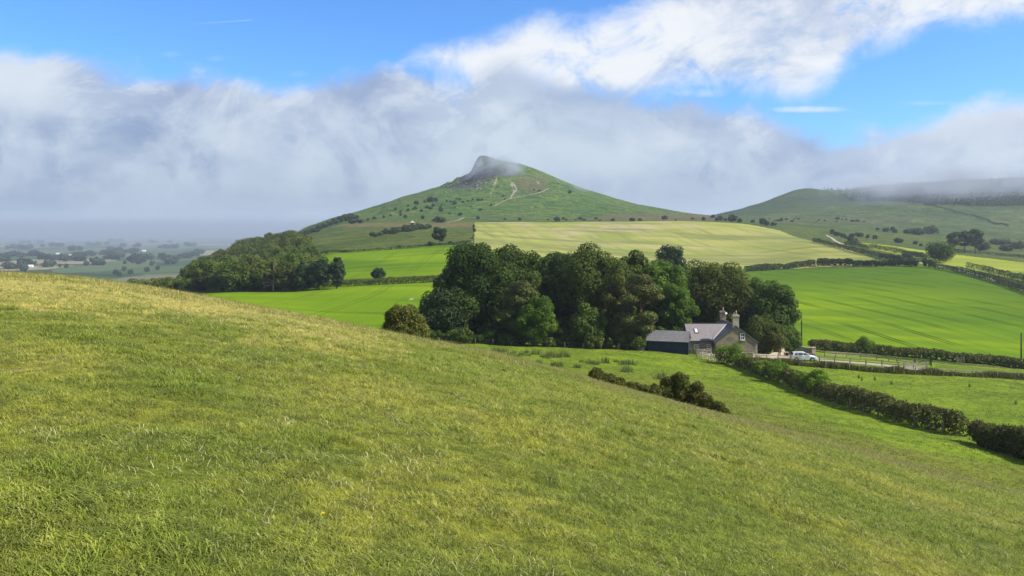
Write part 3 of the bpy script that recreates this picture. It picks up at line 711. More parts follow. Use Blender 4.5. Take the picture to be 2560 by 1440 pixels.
def gorse(spec, label, n, seed, size=.17):
    """spec: list of (px, Y, top_py, width_px) humps of one bush"""
    r = np.random.default_rng(seed); L = []
    p0 = at(spec[len(spec)//2][0], spec[len(spec)//2][1])
    for px, Y, tp, w in spec:
        p = at(px, Y); H = float(S(tp))*Y - p.z; R = w/2*Y/F
        L.append((p.x-p0.x, p.y-p0.y, p.z-p0.z+H*.35, min(R, H*.6)*.8))
        for q in range(16):
            a = r.uniform(0,6.28); e = r.uniform(-.1,1.35); rr = .27*min(R,H)*r.uniform(.75,1.25)
            L.append((p.x-p0.x+math.cos(a)*math.cos(e)*(R-rr), p.y-p0.y+math.sin(a)*math.cos(e)*(R-rr), p.z-p0.z+max(rr*.4, H*.25+math.sin(e)*(H*.75-rr)), rr))
    o = link('gorse_bush', spiky('gorse_bush', seed, np.array(L), n, size, LM['gorse']), None, p0)
    return tag(o, label, 'bush', 'gorse bushes on the brow')
gorse([(1010,50.5,762,118),(985,50.5,792,70),(1045,50,790,72)], 'big round brownish gorse bush on the brow left of the wood', 6500, 41, .16)
gorse([(1493,45.5,922,46),(1520,45.5,936,50),(1548,45.5,948,50)], 'low dark green gorse bush leftmost of the three on the right brow', 3000, 42, .13)
gorse([(1580,45.2,958,44),(1606,45,966,46),(1632,45,962,40)], 'low gorse bush in the middle of the three on the right brow', 2600, 43, .13)
gorse([(1665,45.5,944,52),(1700,45.5,932,64),(1738,45.2,952,56),(1765,45,985,40),(1795,44.5,1008,40),(1812,44,1025,26)], 'tall ragged brownish gorse bush rightmost of the three on the right brow', 5800, 44, .14)

def hedge(pts, w, h, mat, n, size, label, seed, group=None, lush=None, mapped=False, name='hedge', uneven=.15, gap=.0, asp=.6):
    """hedge along reference pixels of its foot (or map points); lush = [(0..1 along, radius m)] taller leafy heads"""
    r = np.random.default_rng(seed)
    P = [Vector(p) if mapped else hit(*p[:2], *(p[2:] or (46,))) for p in pts]
    D = np.concatenate([[0], np.cumsum([math.hypot((b_-a_).x, (b_-a_).y) for a_, b_ in zip(P[:-1], P[1:])])])
    tot = D[-1]; step = min(w*.42, h*.36); m_ = max(3, int(tot/step)); n = int(n*2.2)
    s = np.linspace(0, tot, m_)
    x = np.interp(s, D, [p.x for p in P]); y = np.interp(s, D, [p.y for p in P]); z = ground(x, y)
    L = []
    hh = h*(1+uneven*fbm(s/(h*2.2), s*0+seed, seed, 3))
    for i in range(m_):
        for a in (-.5, .5, 0):
            rr = w*.33*r.uniform(.85,1.15)
            ang = r.uniform(0,6.28)
            L.append((x[i]+math.cos(ang)*w*.22, y[i]+math.sin(ang)*w*.22, z[i]+max(rr*.7, hh[i]*(.35 if a < 0 else .62)), rr))
        L.append((x[i], y[i], z[i]+hh[i]-w*.28, w*.30*r.uniform(.8,1.2)))
    nb = len(L)
    for t, rr, dz in (lush or []):
        xx = np.interp(t*tot, s, x); yy = np.interp(t*tot, s, y); z0 = float(ground(xx, yy))
        for q in range(9):
            L.append((xx+r.normal(scale=rr*.45), yy+r.normal(scale=rr*.45), z0+h*.55+dz+r.normal(scale=rr*.22), rr*r.uniform(.4,.6)))
    L = np.array(L); p0 = np.array([L[:nb,0].mean(), L[:nb,1].mean(), 0]); p0[2] = float(ground(p0[0], p0[1])); L[:,:3] -= p0
    p, d, kk = lobe_points(L, n, r, .25, cut=.7)
    spr = r.uniform(size=len(p)) < .16; p = p + d*(spr*r.uniform(0,.35,len(p))*w*.3)[:,None]
    lt = r.uniform(0,1,len(L)); v = np.clip(.4*lt[kk]+.6*r.uniform(0,1,len(kk)),0,1)
    hv = np.clip(r.uniform(-.3,.75,len(L))[kk]+r.normal(scale=.2,size=len(kk)),0,1); hv = np.where(kk >= nb, hv*.15, hv); v = np.where(kk >= nb, .35+.65*v, v)
    V, Q = cards(p, d*.8+r.normal(scale=.6,size=d.shape), size, asp, r)
    me = mesh_np(name, V, Q, mat, False, {'v': np.repeat(v,4), 'h': np.repeat(hv,4)})
    if lush:
        me.materials.append(LM['lush']); me.polygons.foreach_set('material_index', (kk >= nb).astype(np.int32)); me.update()
    return tag(link(name, me, None, p0), label, 'hedge', group)
NEARH = [(1800,908),(1850,917),(1905,940),(1990,970),(2090,1005),(2200,1038),(2300,1067),(2390,1088)]
hedge(NEARH, 2.4, 2.2, LM['hedge'], 26000, .24, 'long bushy hawthorn hedge running downhill from the cottage beside its post fence', 61,
      lush=[(.03,1.8,.9),(.10,1.2,.4),(.24,1.3,.5),(.33,1.5,.7),(.42,1.2,.4),(.50,1.7,.8),(.545,1.2,.5)], uneven=.22)
hedge([(2458,1115),(2500,1128),(2580,1150),(2640,1166)], 2.3, 2.0, LM['hedge'], 13000, .20, 'bushy hedge cut by the right border, across a gap from the long hawthorn hedge', 62, uneven=.25)
hedge([(2032,873,160),(2120,880,160),(2220,888,160),(2320,897,160),(2392,905,160)], 2.2, 2.1, LM['hedge'], 9000, .32, 'dark clipped hedge at the foot of the right crop field, behind the track', 63, lush=[(.38,1.6,1.0),(.56,1.0,.4)])
hedge([(2410,906,160),(2480,912,160),(2580,922,160),(2640,928,160)], 2.2, 2.1, LM['hedge'], 6500, .32, 'dark clipped hedge right of a small gate, reaching the right border', 64)
# hedges among the far fields
HB = 'hedges between the far crop fields'
def fhedge(pts, w, h, n, label, seed, size=.75, mat='far', Ymin=250, lush=None): return hedge([(a,b_,Ymin) for a, b_ in pts], w, h*1.25, LM[mat], n, size, label, seed, HB, lush, uneven=.25)
fhedge([(1868,679),(1920,676),(1985,670),(2035,665)], 3, 2.6, 2600, 'hedge section nearest the olive tree along the lower edge of the pale field', 70)
fhedge([(2048,666),(2080,664),(2126,663)], 3.4, 3.4, 1800, 'taller dark hedge section in the middle of the lower edge of the pale field', 71)
fhedge([(2132,666),(2160,666),(2188,666)], 3, 2.8, 1000, 'short hedge section right of the taller one below the pale field', 72)
fhedge([(2194,666),(2220,665),(2246,665)], 3, 2.8, 1000, 'short hedge section between two small gaps below the pale field', 73)
fhedge([(2253,665),(2275,665),(2291,666)], 3, 3.0, 900, 'rounded last hedge section left of the farm lane', 74)
fhedge([(2312,668),(2322,668),(2331,669)], 3, 3.2, 500, 'round hedge stump below the lone hedgerow tree', 75)
fhedge([(2034,606),(2065,613),(2100,622),(2130,630),(2160,637),(2195,644)], 3, 2.8, 2600, 'long dark hedge along the right edge of the pale field', 76, .6)
fhedge([(2116,615),(2150,620),(2190,626),(2230,632),(2270,640),(2316,650)], 3, 3.0, 2800, 'long dark hedge on the far side of the sunken lane', 77, .6, lush=None)
fhedge([(2199,646),(2230,652),(2255,656),(2282,660)], 3, 3.0, 1400, 'thick hedge piece between the lane and the pale field corner', 78)
fhedge([(2258,642),(2268,644),(2278,646)], 2.4, 2.2, 350, 'small hedge tuft in the grass between two lane hedges', 79)
fhedge([(2335,672),(2380,680),(2430,691),(2490,707),(2560,731),(2620,752)], 3, 2.5, 4200, 'long hedge between the right crop field and the farm lane', 80, .5)
fhedge([(2420,673),(2460,680),(2500,689),(2560,704),(2620,720)], 3, 2.6, 2600, 'hedge along the lower side of the narrow yellow-green field', 81, .5)
fhedge([(2368,628),(2420,632),(2480,638),(2540,642),(2600,648)], 2.4, 1.8, 1600, 'low dark hedge beneath the pine clump at the top of the narrow field', 82, .6)
fhedge([(735,724),(800,719),(870,716),(970,711),(1060,707),(1115,703)], 2.4, 1.9, 5200, 'straight clipped hedge between the two bright left fields', 83, .42, 'hedge')
fhedge([(790,638),(880,631),(980,624),(1060,617),(1140,611),(1175,606)], 1.6, .9, 1800, 'low bank hedge along the top of the bright left field', 84, .6)
hedge([(2310,512,1200),(2340,518,1150),(2380,528,1100),(2420,538,1050),(2470,552,950),(2520,566,900)], 3, 2.6, LM['far'], 1600, 1.2, 'long dark hedge line slanting down the open moor on the right', 85)

# rough herbage along the meadow fence and rushes in the meadow
def tuft_mesh(name, seed, n, H, spread, mat, w=.05):
    r = np.random.default_rng(seed)
    a = r.uniform(0, 6.283, n); q = np.sqrt(r.uniform(0,1,n))*spread; c0 = np.stack([np.cos(a)*q, np.sin(a)*q, np.zeros(n)-.05], 1)
    hh = H*r.uniform(.55,1.1,n); lean = r.normal(scale=.22, size=(n,3)); lean[:,2] = 1
    up = lean*hh[:,None]; a2 = r.uniform(0,6.283,n); sd = np.stack([np.cos(a2), np.sin(a2), 0*a2],1)*w*.5
    V = np.stack([c0-sd, c0+sd, c0+up*.6+sd*.7, c0+up+sd*.1, c0+up*.6-sd*.7], 1).reshape(-1,3)
    i = np.arange(n)[:,None]*5
    Q = np.concatenate([i+np.array([0,1,2,4])]); me_v = r.uniform(0,1,n)
    Q2 = i+np.array([4,2,3,3])
    me = bpy.data.meshes.new(name); me.from_pydata(V.tolist(), [], Q.tolist()+(i+np.array([4,2,3])).tolist()); 
    for an, av in (('v', me_v), ('h', np.clip(r.normal(.25,.3,n),0,1))):
        t_ = me.attributes.new(an, 'FLOAT', 'POINT'); t_.data.foreach_set('value', np.repeat(av,5).astype(np.float32))
    me.materials.append(mat); me.update(); return me
LM['rush'] = leaf_mat('rush_stem', (.050,.080,.018), (.080,.118,.026), (.125,.155,.045), .25, (.13,.11,.050))
rt = [tuft_mesh('rush_clump', 30+i, 95, 1.15, .75, LM['rush'], .05) for i in range(3)]
rr_ = np.random.default_rng(5)
rush = [(1238,880),(1252,884),(1262,880),(1275,888),(1284,884),(1292,894),(1305,889),(1318,882),(1322,890),(1340,886),(1345,912),(1357,893),(1368,896),(1378,890),(1392,894),(1408,890),(1416,893),(1386,915),(1398,917),(1455,906),(1476,910),(1492,912),(1510,908),(1540,906),(1556,912),(1578,912),(1443,920),(1568,930),(1650,948)]
for i, (px, py) in enumerate(rush):
    p = hit(px, py, 60); o = link('rush_clump', rt[i%3], None, p); s = float(rr_.uniform(.5,1.0)); o.scale = (s*1.3, s*1.3, s); o.rotation_euler = (0,0,i)
    tag(o, 'dark clump of rushes in the shaded hollow of the meadow', 'rush clump', 'rush clumps in the meadow')
for i, (px, py) in enumerate(((2147,946),(2155,952),(2187,951),(2229,962),(2272,936),(2505,945),(2540,1012),(2424,968))):
    p = hit(px, py, 60); o = link('thistle', rt[i%3], None, p); o.scale = (.22,.22,.7)
    tag(o, 'dark upright thistle standing alone in the bright right meadow', 'thistle', 'thistles in the right meadow')

# ------------------------------------------------------------------ fences, gates, poles
oldwood = plain('weathered_wood', (.20,.17,.13), .9, .1, .35, 4)
palewood = plain('pale_wood', (.27,.24,.19), .85, .1, .25, 4)
darkwood = plain('dark_pole', (.035,.032,.030), .9, .1, .3, 2)
wire = plain('fence_wire', (.22,.22,.21), .5, .4, .1, 1, .6)
def wire_fence(P, step, h, label, mat, rails=(), wires=(.45,.8,1.05), name='wire_fence', pw=.12, group=None, railmat=None):
    P = [Vector(p) for p in P]; D = np.concatenate([[0], np.cumsum([(b_-a_).length for a_, b_ in zip(P[:-1], P[1:])])])
    m_ = int(D[-1]/step)+1; s = np.linspace(0, D[-1], m_); x = np.interp(s, D, [p.x for p in P]); y = np.interp(s, D, [p.y for p in P]); z = ground(x, y)
    e = empty(name, (x[0], y[0], z[0]), label, 'fence', group); r = random.Random(len(label)); org = (x[0], y[0], z[0])
    pm = MB().box(-pw/2, pw/2, -pw/2, pw/2, -.4, h).mesh('post', mat)
    for i in range(m_):
        o = link('post', pm, e, (x[i]-org[0], y[i]-org[1], z[i]-org[2])); o.rotation_euler = (r.gauss(0,.03), r.gauss(0,.03), r.uniform(-.2,.2)); o.scale = (1,1,1+r.uniform(-.08,.1))
    for hgt in rails:
        b_ = MB()
        for i in range(m_-1): b_.bar((x[i],y[i]-pw*.6,z[i]+hgt), (x[i+1],y[i+1]-pw*.6,z[i+1]+hgt), .04, .13)
        b_.build('rail', railmat or mat, e, org)
    if wires:
        b_ = MB()
        for hgt in wires:
            for i in range(m_-1): b_.bar((x[i],y[i],z[i]+hgt), (x[i+1],y[i+1],z[i+1]+hgt), .012)
        b_.build('wire', wire, e, org)
    return e
wire_fence([at(px, 147.2) for px in (1098,1180,1300,1420,1520,1592)], 3.2, 1.15, 'post and wire fence along the shaded foot of the cottage wood', oldwood)
nh = [hit(px-9, py+3) for px, py in NEARH[:-1]+[(2365,1082)]]
wire_fence(nh, 3.3, 1.2, 'post and wire fence on the near side of the long hawthorn hedge', oldwood)
h2 = [hit(px-5, py+2) for px, py in ((2470,1121),(2520,1136),(2600,1158))]
wire_fence(h2, 3.0, 1.1, 'post and wire fence in front of the hedge cut by the right border', oldwood, pw=.08)
mf = [hit(px, py, 60) for px, py in ((1895,905),(1960,912),(2050,919),(2150,928),(2250,935),(2360,940),(2460,944),(2600,950))]
wire_fence(mf, 3.6, 1.2, 'pale post and wire fence at the top of the right meadow, below the track', palewood)
# herbage strip: one band of uncountable tall grass along that fence
def herb_band(pts, n, w, H, label, seed, mat):
    r = np.random.default_rng(seed); D = np.concatenate([[0], np.cumsum([(b_-a_).length for a_, b_ in zip(pts[:-1], pts[1:])])])
    s = r.uniform(0, D[-1], n); x = np.interp(s, D, [p.x for p in pts])+r.normal(scale=w*.3,size=n); y = np.interp(s, D, [p.y for p in pts])+r.normal(scale=w,size=n); z = ground(x,y)-.05
    hh = H*r.uniform(.4,1.1,n)*(1+.5*fbm(s/3, s*0, seed, 2)); a = r.uniform(0,6.283,n); sd = np.stack([np.cos(a),np.sin(a),0*a],1)*.09
    c0 = np.stack([x,y,z],1); up = np.stack([r.normal(scale=.25,size=n), r.normal(scale=.25,size=n), np.ones(n)],1)*hh[:,None]
    V = np.stack([c0-sd, c0+sd, c0+up*.65+sd*.9, c0+up-sd*.3],1).reshape(-1,3); v = r.uniform(0,1,n)
    me = mesh_np('tall_grass', V, np.arange(n*4).reshape(n,4), mat, False, {'v': np.repeat(v,4), 'h': np.repeat(np.clip(r.normal(.2,.25,n),0,1),4)})
    return tag(link('tall_grass', me), label, 'tall grass', None, 'stuff')
herb_band([p+Vector((0,.9,0)) for p in mf], 15000, .55, .95, 'band of tall rough grass and weeds along the pale post fence', 91, LM['hedge'])
herb_band([at(px, 149) for px in (1600,1660,1720,1755)], 2500, .5, .8, 'rough tall grass along the front of the dark blue shed', 92, LM['rush'])
# post and rail fence along the drive
rf = [hit(px, py, 60) for px, py in ((1890,902),(1960,902),(2060,905),(2120,909),(2200,915),(2262,920),(2318,923))]
wire_fence(rf, 3.0, 1.15, 'wooden post and rail fence between drive and rough grass', oldwood, (.5,.95), (), 'rail_fence', .16)
rb2 = [hit(px, py, 60) for px, py in ((2062,892),(2120,894),(2170,897),(2210,901),(2250,909),(2284,913))]
wire_fence(rb2, 3.6, 1.15, 'grey rail fence on the far side of the drive, below the clipped hedge', oldwood, (.55,1.0), (), 'rail_fence', .14)
rb3 = [hit(px, py, 60) for px, py in ((2325,935),(2400,938),(2480,941),(2600,946))]
wire_fence(rb3, 4.0, 1.0, 'low weathered rail fence in the weeds right of the drive end', palewood, (.85,), (), 'rail_fence', .14)
def field_gate(p, q, h, mat, label, bars=5, name='field_gate', posts=.18):
    p, q = Vector(p), Vector(q); e = empty(name, p, label, 'gate'); org = tuple(p); d = (q-p)
    f = MB()
    for i in range(bars):
        zz_ = .2+(h-.3)*i/(bars-1); f.bar(p+Vector((0,0,zz_)), q+Vector((0,0,zz_)), .05, .1)
    for t in (0.03, .97): f.bar(p+d*t+Vector((0,0,.12)), p+d*t+Vector((0,0,h)), .08)
    f.bar(p+d*.05+Vector((0,.03,.2)), p+d*.6+Vector((0,.03,h-.1)), .05, .08)
    f.build('gate_frame', mat, e, org)
    for pt in (p-d.normalized()*.15, q+d.normalized()*.15): MB().box(pt.x-posts/2,pt.x+posts/2,pt.y-posts/2,pt.y+posts/2,pt.z-.5,pt.z+h+.15).build('gate_post', mat, e, org)
    return e
field_gate(hit(2262,921,60), hit(2316,924,60), 1.2, palewood, 'pale wooden gate at the right end of the drive fence', 4)
field_gate(hit(2288,913,60), hit(2330,917,60)+Vector((.3,1.2,0)), 1.2, darkwood, 'dark open gate behind the pale gate at the drive end', 4)
field_gate(hit(2394,907,160), hit(2408,908,160), 1.3, oldwood, 'small wooden gate in the gap of the clipped hedge', 5)
field_gate(hit(1742,892,60), hit(1783,893,60)+Vector((0,1.5,0)), 1.35, oldwood, 'weathered field gate in front of the cottage', 5)
# hurdles leaning by the gate
for i, (px, py) in enumerate(((1760,899),(1775,902),(1788,903))):
    p = hit(px, py, 60); b_ = MB()
    for t in (-.5, .5): b_.bar((t-.05, -.35, 0), (t+.05, .1, 1.35), .12)
    for zz_ in (.25,.6,.95,1.2): b_.bar((-.6, -.35+zz_*.33, zz_), (.6, -.35+zz_*.33, zz_), .05, .1)
    o = b_.build('hurdle', palewood, None, loc=p); o.rotation_euler = (0,0,.5+.2*i)
    tag(o, ['leftmost leaning wooden hurdle below the field gate', 'middle leaning wooden hurdle below the field gate', 'wooden hurdle leaning against the lush end of the hedge'][i], 'hurdle')
p = hit(1101,851,60); b_ = MB(); b_.bar((0,0,-.3),(.03,0,1.75),.11)
e = empty('waymarker', p, 'leaning wooden waymark post with a crosspiece at the wood fence corner', 'waymark post')
b_.build('post', oldwood, e); MB().bar((-.32,-.08,1.35),(.32,-.08,1.42),.05,.14).build('crosspiece', oldwood, e)
for px, by, tp, lab in ((2004,868,799,'dark utility pole rising behind the trees right of the cottage'),(2553,912,832,'dark utility pole at the right border above the clipped hedge')):
    p = hit(px, by, 160); H = float(S(tp))*p.y - p.z
    e = empty('utility_pole', p, lab, 'pole')
    MB().tube([(0,0,-1),(0,0,H*.5),(0,0,H)], [.17,.15,.12], 8).build('shaft', darkwood, e, smooth=True)
    MB().tube([(0,0,H),(0,0,H+.06)], [.13,.05], 8).bar((-.17,-.13,H*.86),(-.17,-.13,H*.92),.1,.1).build('cap', darkwood, e)

# ------------------------------------------------------------------ cottage
def stone_mat(name, ca, cb, cc, sc_=1.0):
    m, k, out = material(name); P = k.obj()
    g = k.new('ShaderNodeNewGeometry'); ns = k.new('ShaderNodeSeparateXYZ'); k.l.new(g.outputs['Normal'], ns.inputs[0])
    s = k.new('ShaderNodeSeparateXYZ'); k.l.new(P, s.inputs[0])
    u = k.mix(k.m('ABSOLUTE', ns.outputs[0]), s.outputs[0], s.outputs[1])
    cmb = k.new('ShaderNodeCombineXYZ'); k.l.new(u, cmb.inputs[0]); k.l.new(s.outputs[2], cmb.inputs[1])
    br = k.new('ShaderNodeTexBrick'); k.l.new(cmb.outputs[0], br.inputs['Vector'])
    br.inputs['Color1'].default_value = (*ca,1); br.inputs['Color2'].default_value = (*cb,1); br.inputs['Mortar'].default_value = (*[c*.8 for c in ca],1)
    br.inputs['Scale'].default_value = 1.0; br.inputs['Brick Width'].default_value = .62*sc_; br.inputs['Row Height'].default_value = .27*sc_; br.inputs['Mortar Size'].default_value = .012; br.inputs['Bias'].default_value = -.1
    n = k.noise(P, .9, 5, .65); c = k.mix(k.m('MULTIPLY', k.ss(n, .45, .7), .7), br.outputs[0], cc)
    principled(k, out, c, .95, .03, k.noise(P, 8, 4), .4, .02)
    return m
stone = stone_mat('sandstone', (.30,.240,.165), (.205,.168,.122), (.115,.100,.082))
stone_pale = stone_mat('pale_sandstone', (.42,.37,.28), (.35,.30,.22), (.20,.175,.135), 1.1)
coping = plain('stone_coping', (.40,.33,.235), .9, .1, .3, 2)
def slate(name, ca, cb, rowh=.28):
    m, k, out = material(name); P = k.obj()
    s = k.new('ShaderNodeSeparateXYZ'); k.l.new(P, s.inputs[0])
    r = k.m('FRACT', k.m('DIVIDE', s.outputs[2], rowh*.66)); n = k.noise(k.map(P,(2.2,2.2,6)), 1.2, 5, .7); n2 = k.noise(P, .5, 4)
    c = k.mix(k.ss(n, .3, .7), ca, cb); c = k.mix(k.m('MULTIPLY', k.ss(r, .82, .95), .35), c, tuple(v*.4 for v in ca))
    c = k.mix(k.m('MULTIPLY', k.ss(n2, .5, .7), .35), c, tuple(v*.6 for v in ca))
    principled(k, out, c, .6, .35, n, .3, .02); return m
roof_slate = slate('purple_slate', (.155,.130,.128), (.238,.204,.198))
roof_grey = slate('grey_slate', (.105,.100,.100), (.190,.180,.175))
lead = plain('lead_white', (.62,.62,.62), .6, .3, .08, 3)
whitep = plain('white_paint', (.80,.80,.78), .5, .4, .04, 3)
glassm, k, out = material('window_glass'); principled(k, out, (.05,.07,.085), .08, .6)
blackp = plain('black_paint', (.02,.02,.022), .5, .4, .1, 3)
pot_m = plain('clay_pot', (.44,.38,.30), .85, .2, .2, 4)
fascia = plain('roof_verge', (.085,.080,.078), .8, .2, .2, 3)

GX0, GX1, GY0, GY1 = 38.2, 46.0, 150.0, 161.2          # gable wing
GXM = (GX0+GX1)/2
WX0, WY0, WY1 = 33.7, 152.2, 158.8                    # main wing left of it
gz = float(ground(40, 150))-.6
EZ, RZ, RZ2 = -22.15, -19.28, -19.5
org = (40.0, 154.0, gz)
H_ = empty('cottage', org, 'old sandstone cottage with purple slate roof and two chimneys', 'house')
b_ = MB().prism([(GX0,GY0,gz),(GX1,GY0,gz),(GX1,GY0,EZ),(GXM,GY0,RZ-.1),(GX0,GY0,EZ)], (0,GY1-GY0,0))
b_.build('wall', stone, H_, org)
mid = (WY0+WY1)/2
b_ = MB().prism([(WX0,WY0,gz),(WX0,WY0,EZ),(WX0,mid,RZ2-.1),(WX0,WY1,EZ),(WX0,WY1,gz)][::-1], (GX0-WX0-.02,0,0))
b_.build('wall', stone, H_, org)
def slab(pts, th, up=(0,0,1)): return MB().prism(pts, tuple(Vector(up)*th))
o_ = .22
sl = (RZ-EZ)/(GXM-GX0)
b_ = MB()
b_.prism([(GX0-o_,GY0-.12,EZ-o_*sl),(GXM,GY0-.12,RZ),(GXM,GY1+.1,RZ),(GX0-o_,GY1+.1,EZ-o_*sl)], (0,0,.14))
b_.prism([(GXM+.003,GY0-.12,RZ),(GX1+o_,GY0-.12,EZ-o_*sl),(GX1+o_,GY1+.1,EZ-o_*sl),(GXM+.003,GY1+.1,RZ)], (0,0,.14))
r1 = b_.build('roof', roof_grey, H_, org)
# main wing roof runs into the gable wing along two valleys
sl2 = (RZ2-EZ)/(mid-WY0)
xe = GX0-o_*.2; xr = GX0+(RZ2-EZ)/sl
b_ = MB()
b_.prism([(WX0-.15,WY0-o_,EZ-o_*sl2),(xe,WY0-o_,EZ-o_*sl2),(xr,mid,RZ2),(WX0-.15,mid,RZ2)], (0,0,.17))
b_.prism([(WX0-.15,mid+.003,RZ2),(xr,mid+.003,RZ2),(xe,WY1+o_,EZ-o_*sl2),(WX0-.15,WY1+o_,EZ-o_*sl2)], (0,0,.17))
r2 = b_.build('roof', roof_slate, H_, org)
MB().bar((xe-.05,WY0-o_,EZ-o_*sl2+.22),(xr,mid,RZ2+.2),.22,.05).build('valley_flashing', lead, r2, (0,0,0) if False else org)
MB().bar((WX0-.2,mid,RZ2+.2),(xr,mid,RZ2+.2),.24,.08).build('ridge_tile', fascia, r2, org)
MB().bar((GXM,GY0-.15,RZ+.16),(GXM,GY1,RZ+.16),.24,.08).build('ridge_tile', fascia, r1, org)
b_ = MB()
for xx in (GX0-o_, GX1+o_): b_.bar((xx,GY0-.15,EZ-o_*sl+.02),(GXM,GY0-.15,RZ+.02),.06,.26)
b_.build('verge', fascia, r1, org)
MB().bar((WX0-.17,WY0-o_,EZ-o_*sl2+.02),(WX0-.17,mid,RZ2+.02),.06,.22).build('verge', fascia, r2, org)
MB().bar((WX0-.1,WY0-o_-.05,EZ-o_*sl2+.03),(xe,WY0-o_-.05,EZ-o_*sl2+.03),.12,.1).build('gutter', blackp, r2, org)
def chimney(x, y, w, d, z0, z1, pots, mat):
    c_ = MB().box(x-w/2,x+w/2,y-d/2,y+d/2,z0,z1-.25).box(x-w/2-.1,x+w/2+.1,y-d/2-.1,y+d/2+.1,z1-.25,z1-.08).box(x-w/2,x+w/2,y-d/2,y+d/2,z1-.08,z1+.06).build('chimney', mat, H_, org)
    for dx, hp in pots: MB().tube([(x+dx,y,z1+.06),(x+dx,y,z1+.06+hp*.8),(x+dx,y,z1+.06+hp)], [.15,.12,.15], 8).build('pot', pot_m, c_, org, True)
chimney(GXM+.0, GY0+.75, 1.15, .75, RZ-.9, -17.15, [(-.28,.35),(.12,.72)], stone_pale)
chimney(GXM+.15, GY1-.6, 1.15, .75, RZ-.9, -17.5, [(.1,.62)], stone)
dsh = MB().tube([(GXM+.75,GY1-1.1,-17.9),(GXM+.75,GY1-1.17,-17.85)], [.2,.22], 12).build('satellite_dish', lead, H_, org)
def window(x, y, z, w, h, sash=True, sill=True):
    f_ = MB(); t = .09
    f_.box(x,x+t,y-.05,y+.05,z,z+h).box(x+w-t,x+w,y-.05,y+.05,z,z+h).box(x+t,x+w-t,y-.05,y+.05,z,z+t).box(x+t,x+w-t,y-.05,y+.05,z+h-t,z+h)
    if sash: f_.box(x+t,x+w-t,y-.045,y+.03,z+h*.48,z+h*.48+.07).box(x+w/2-.025,x+w/2+.025,y-.04,y+.03,z+t,z+h*.48).box(x+w/2-.025,x+w/2+.025,y-.04,y+.03,z+h*.48+.07,z+h-t)
    fr = f_.build('window', whitep, H_, org)
    MB().box(x+t*.5,x+w-t*.5,y-.012,y+.02,z+t*.5,z+h-t*.5).build('pane', glassm, fr, org)
    if sill: MB().box(x-.1,x+w+.1,y-.14,y+.02,z-.12,z-.004).build('sill', coping, fr, org)
window(GX0+4.62, GY0-.03, -21.75, .82, 1.25)
window(WX0+.95, WY0-.03, -23.72, .80, .80); window(WX0+3.35, WY0-.03, -23.72, .80, .80)
# skylight lying in the slope of the main roof
ys, zs = WY0+1.25, EZ+1.25*sl2+.18
fr = MB().prism([(WX0+1.35,ys,zs),(WX0+2.1,ys,zs),(WX0+2.1,ys+.95,zs+.95*sl2),(WX0+1.35,ys+.95,zs+.95*sl2)], (0,-.03,.06)).build('skylight', blackp, r2, org)
MB().prism([(WX0+1.47,ys+.1,zs+.16),(WX0+1.98,ys+.1,zs+.16),(WX0+1.98,ys+.85,zs+.85*sl2+.08),(WX0+1.47,ys+.85,zs+.85*sl2+.08)], (0,-.02,.03)).build('skylight_pane', lead, r2, org)
MB().tube([(GX0-.12,WY0-.12,gz),(GX0-.12,WY0-.12,EZ-.15),(GX0-.12,WY0-.18,EZ+.55)], [.05,.05,.05], 6).build('downpipe', blackp, H_, org)
b_ = MB()
for i in range(8): b_.box(GX1-.42 if i%2 else GX1-.28, GX1+.012, GY0-.015, GY0+.3, gz+.2+i*.33, gz+.2+i*.33+.3)
b_.build('quoin', stone_pale, H_, org)
MB().box(GX0-.05,GX1-.6,GY0-.05,GY0-.006,gz+1.0,gz+1.12).build('string_course', coping, H_, org)

# dark blue shed, turned a little
shx = at(1671, 148.5); th = math.radians(-16); Ls, Ds = 7.5, 4.4
S_ = empty('shed', (shx.x, shx.y, shx.z-.15), 'dark blue timber shed with grey slate roof left of the cottage', 'shed', None, th)
navy, k, out = material('navy_boards'); P = k.obj(); s = k.new('ShaderNodeSeparateXYZ'); k.l.new(P, s.inputs[0])
fr = k.m('FRACT', k.m('DIVIDE', k.m('ADD', s.outputs[0], s.outputs[1]), .16)); n = k.noise(k.map(P,(3,3,.5)), 1, 4)
c = k.mix(k.ss(n,.3,.7), (.010,.022,.038), (.016,.033,.056)); c = k.mix(k.m('MULTIPLY', k.ss(fr,.86,.95), .7), c, (.004,.008,.016)); principled(k, out, c, .7, .25)
eh, rh = 2.45, 4.0
MB().prism([(-Ls/2,-Ds/2,-.3),(-Ls/2,-Ds/2,eh),(-Ls/2,0,rh-.06),(-Ls/2,Ds/2,eh),(-Ls/2,Ds/2,-.3)][::-1], (Ls,0,0)).build('wall', navy, S_)
ss_ = (rh-eh)/(Ds/2)
b_ = MB(); b_.prism([(-Ls/2-.15,-Ds/2-.2,eh-.2*ss_),(Ls/2+.15,-Ds/2-.2,eh-.2*ss_),(Ls/2+.15,0,rh),(-Ls/2-.15,0,rh)], (0,0,.1)); b_.prism([(-Ls/2-.15,.003,rh),(Ls/2+.15,.003,rh),(Ls/2+.15,Ds/2+.2,eh-.2*ss_),(-Ls/2-.15,Ds/2+.2,eh-.2*ss_)], (0,0,.1))
r3 = b_.build('roof', roof_grey, S_)
b_ = MB(); b_.bar((Ls/2+.17,-Ds/2-.2,eh-.2*ss_),(Ls/2+.17,0,rh),.05,.2).bar((Ls/2+.17,Ds/2+.2,eh-.2*ss_),(Ls/2+.17,0,rh),.05,.2); b_.build('verge', fascia, r3)
MB().bar((-Ls/2-.1,-Ds/2-.25,eh-.2*ss_+.02),(Ls/2+.1,-Ds/2-.25,eh-.2*ss_+.02),.1,.09).build('gutter', blackp, r3)
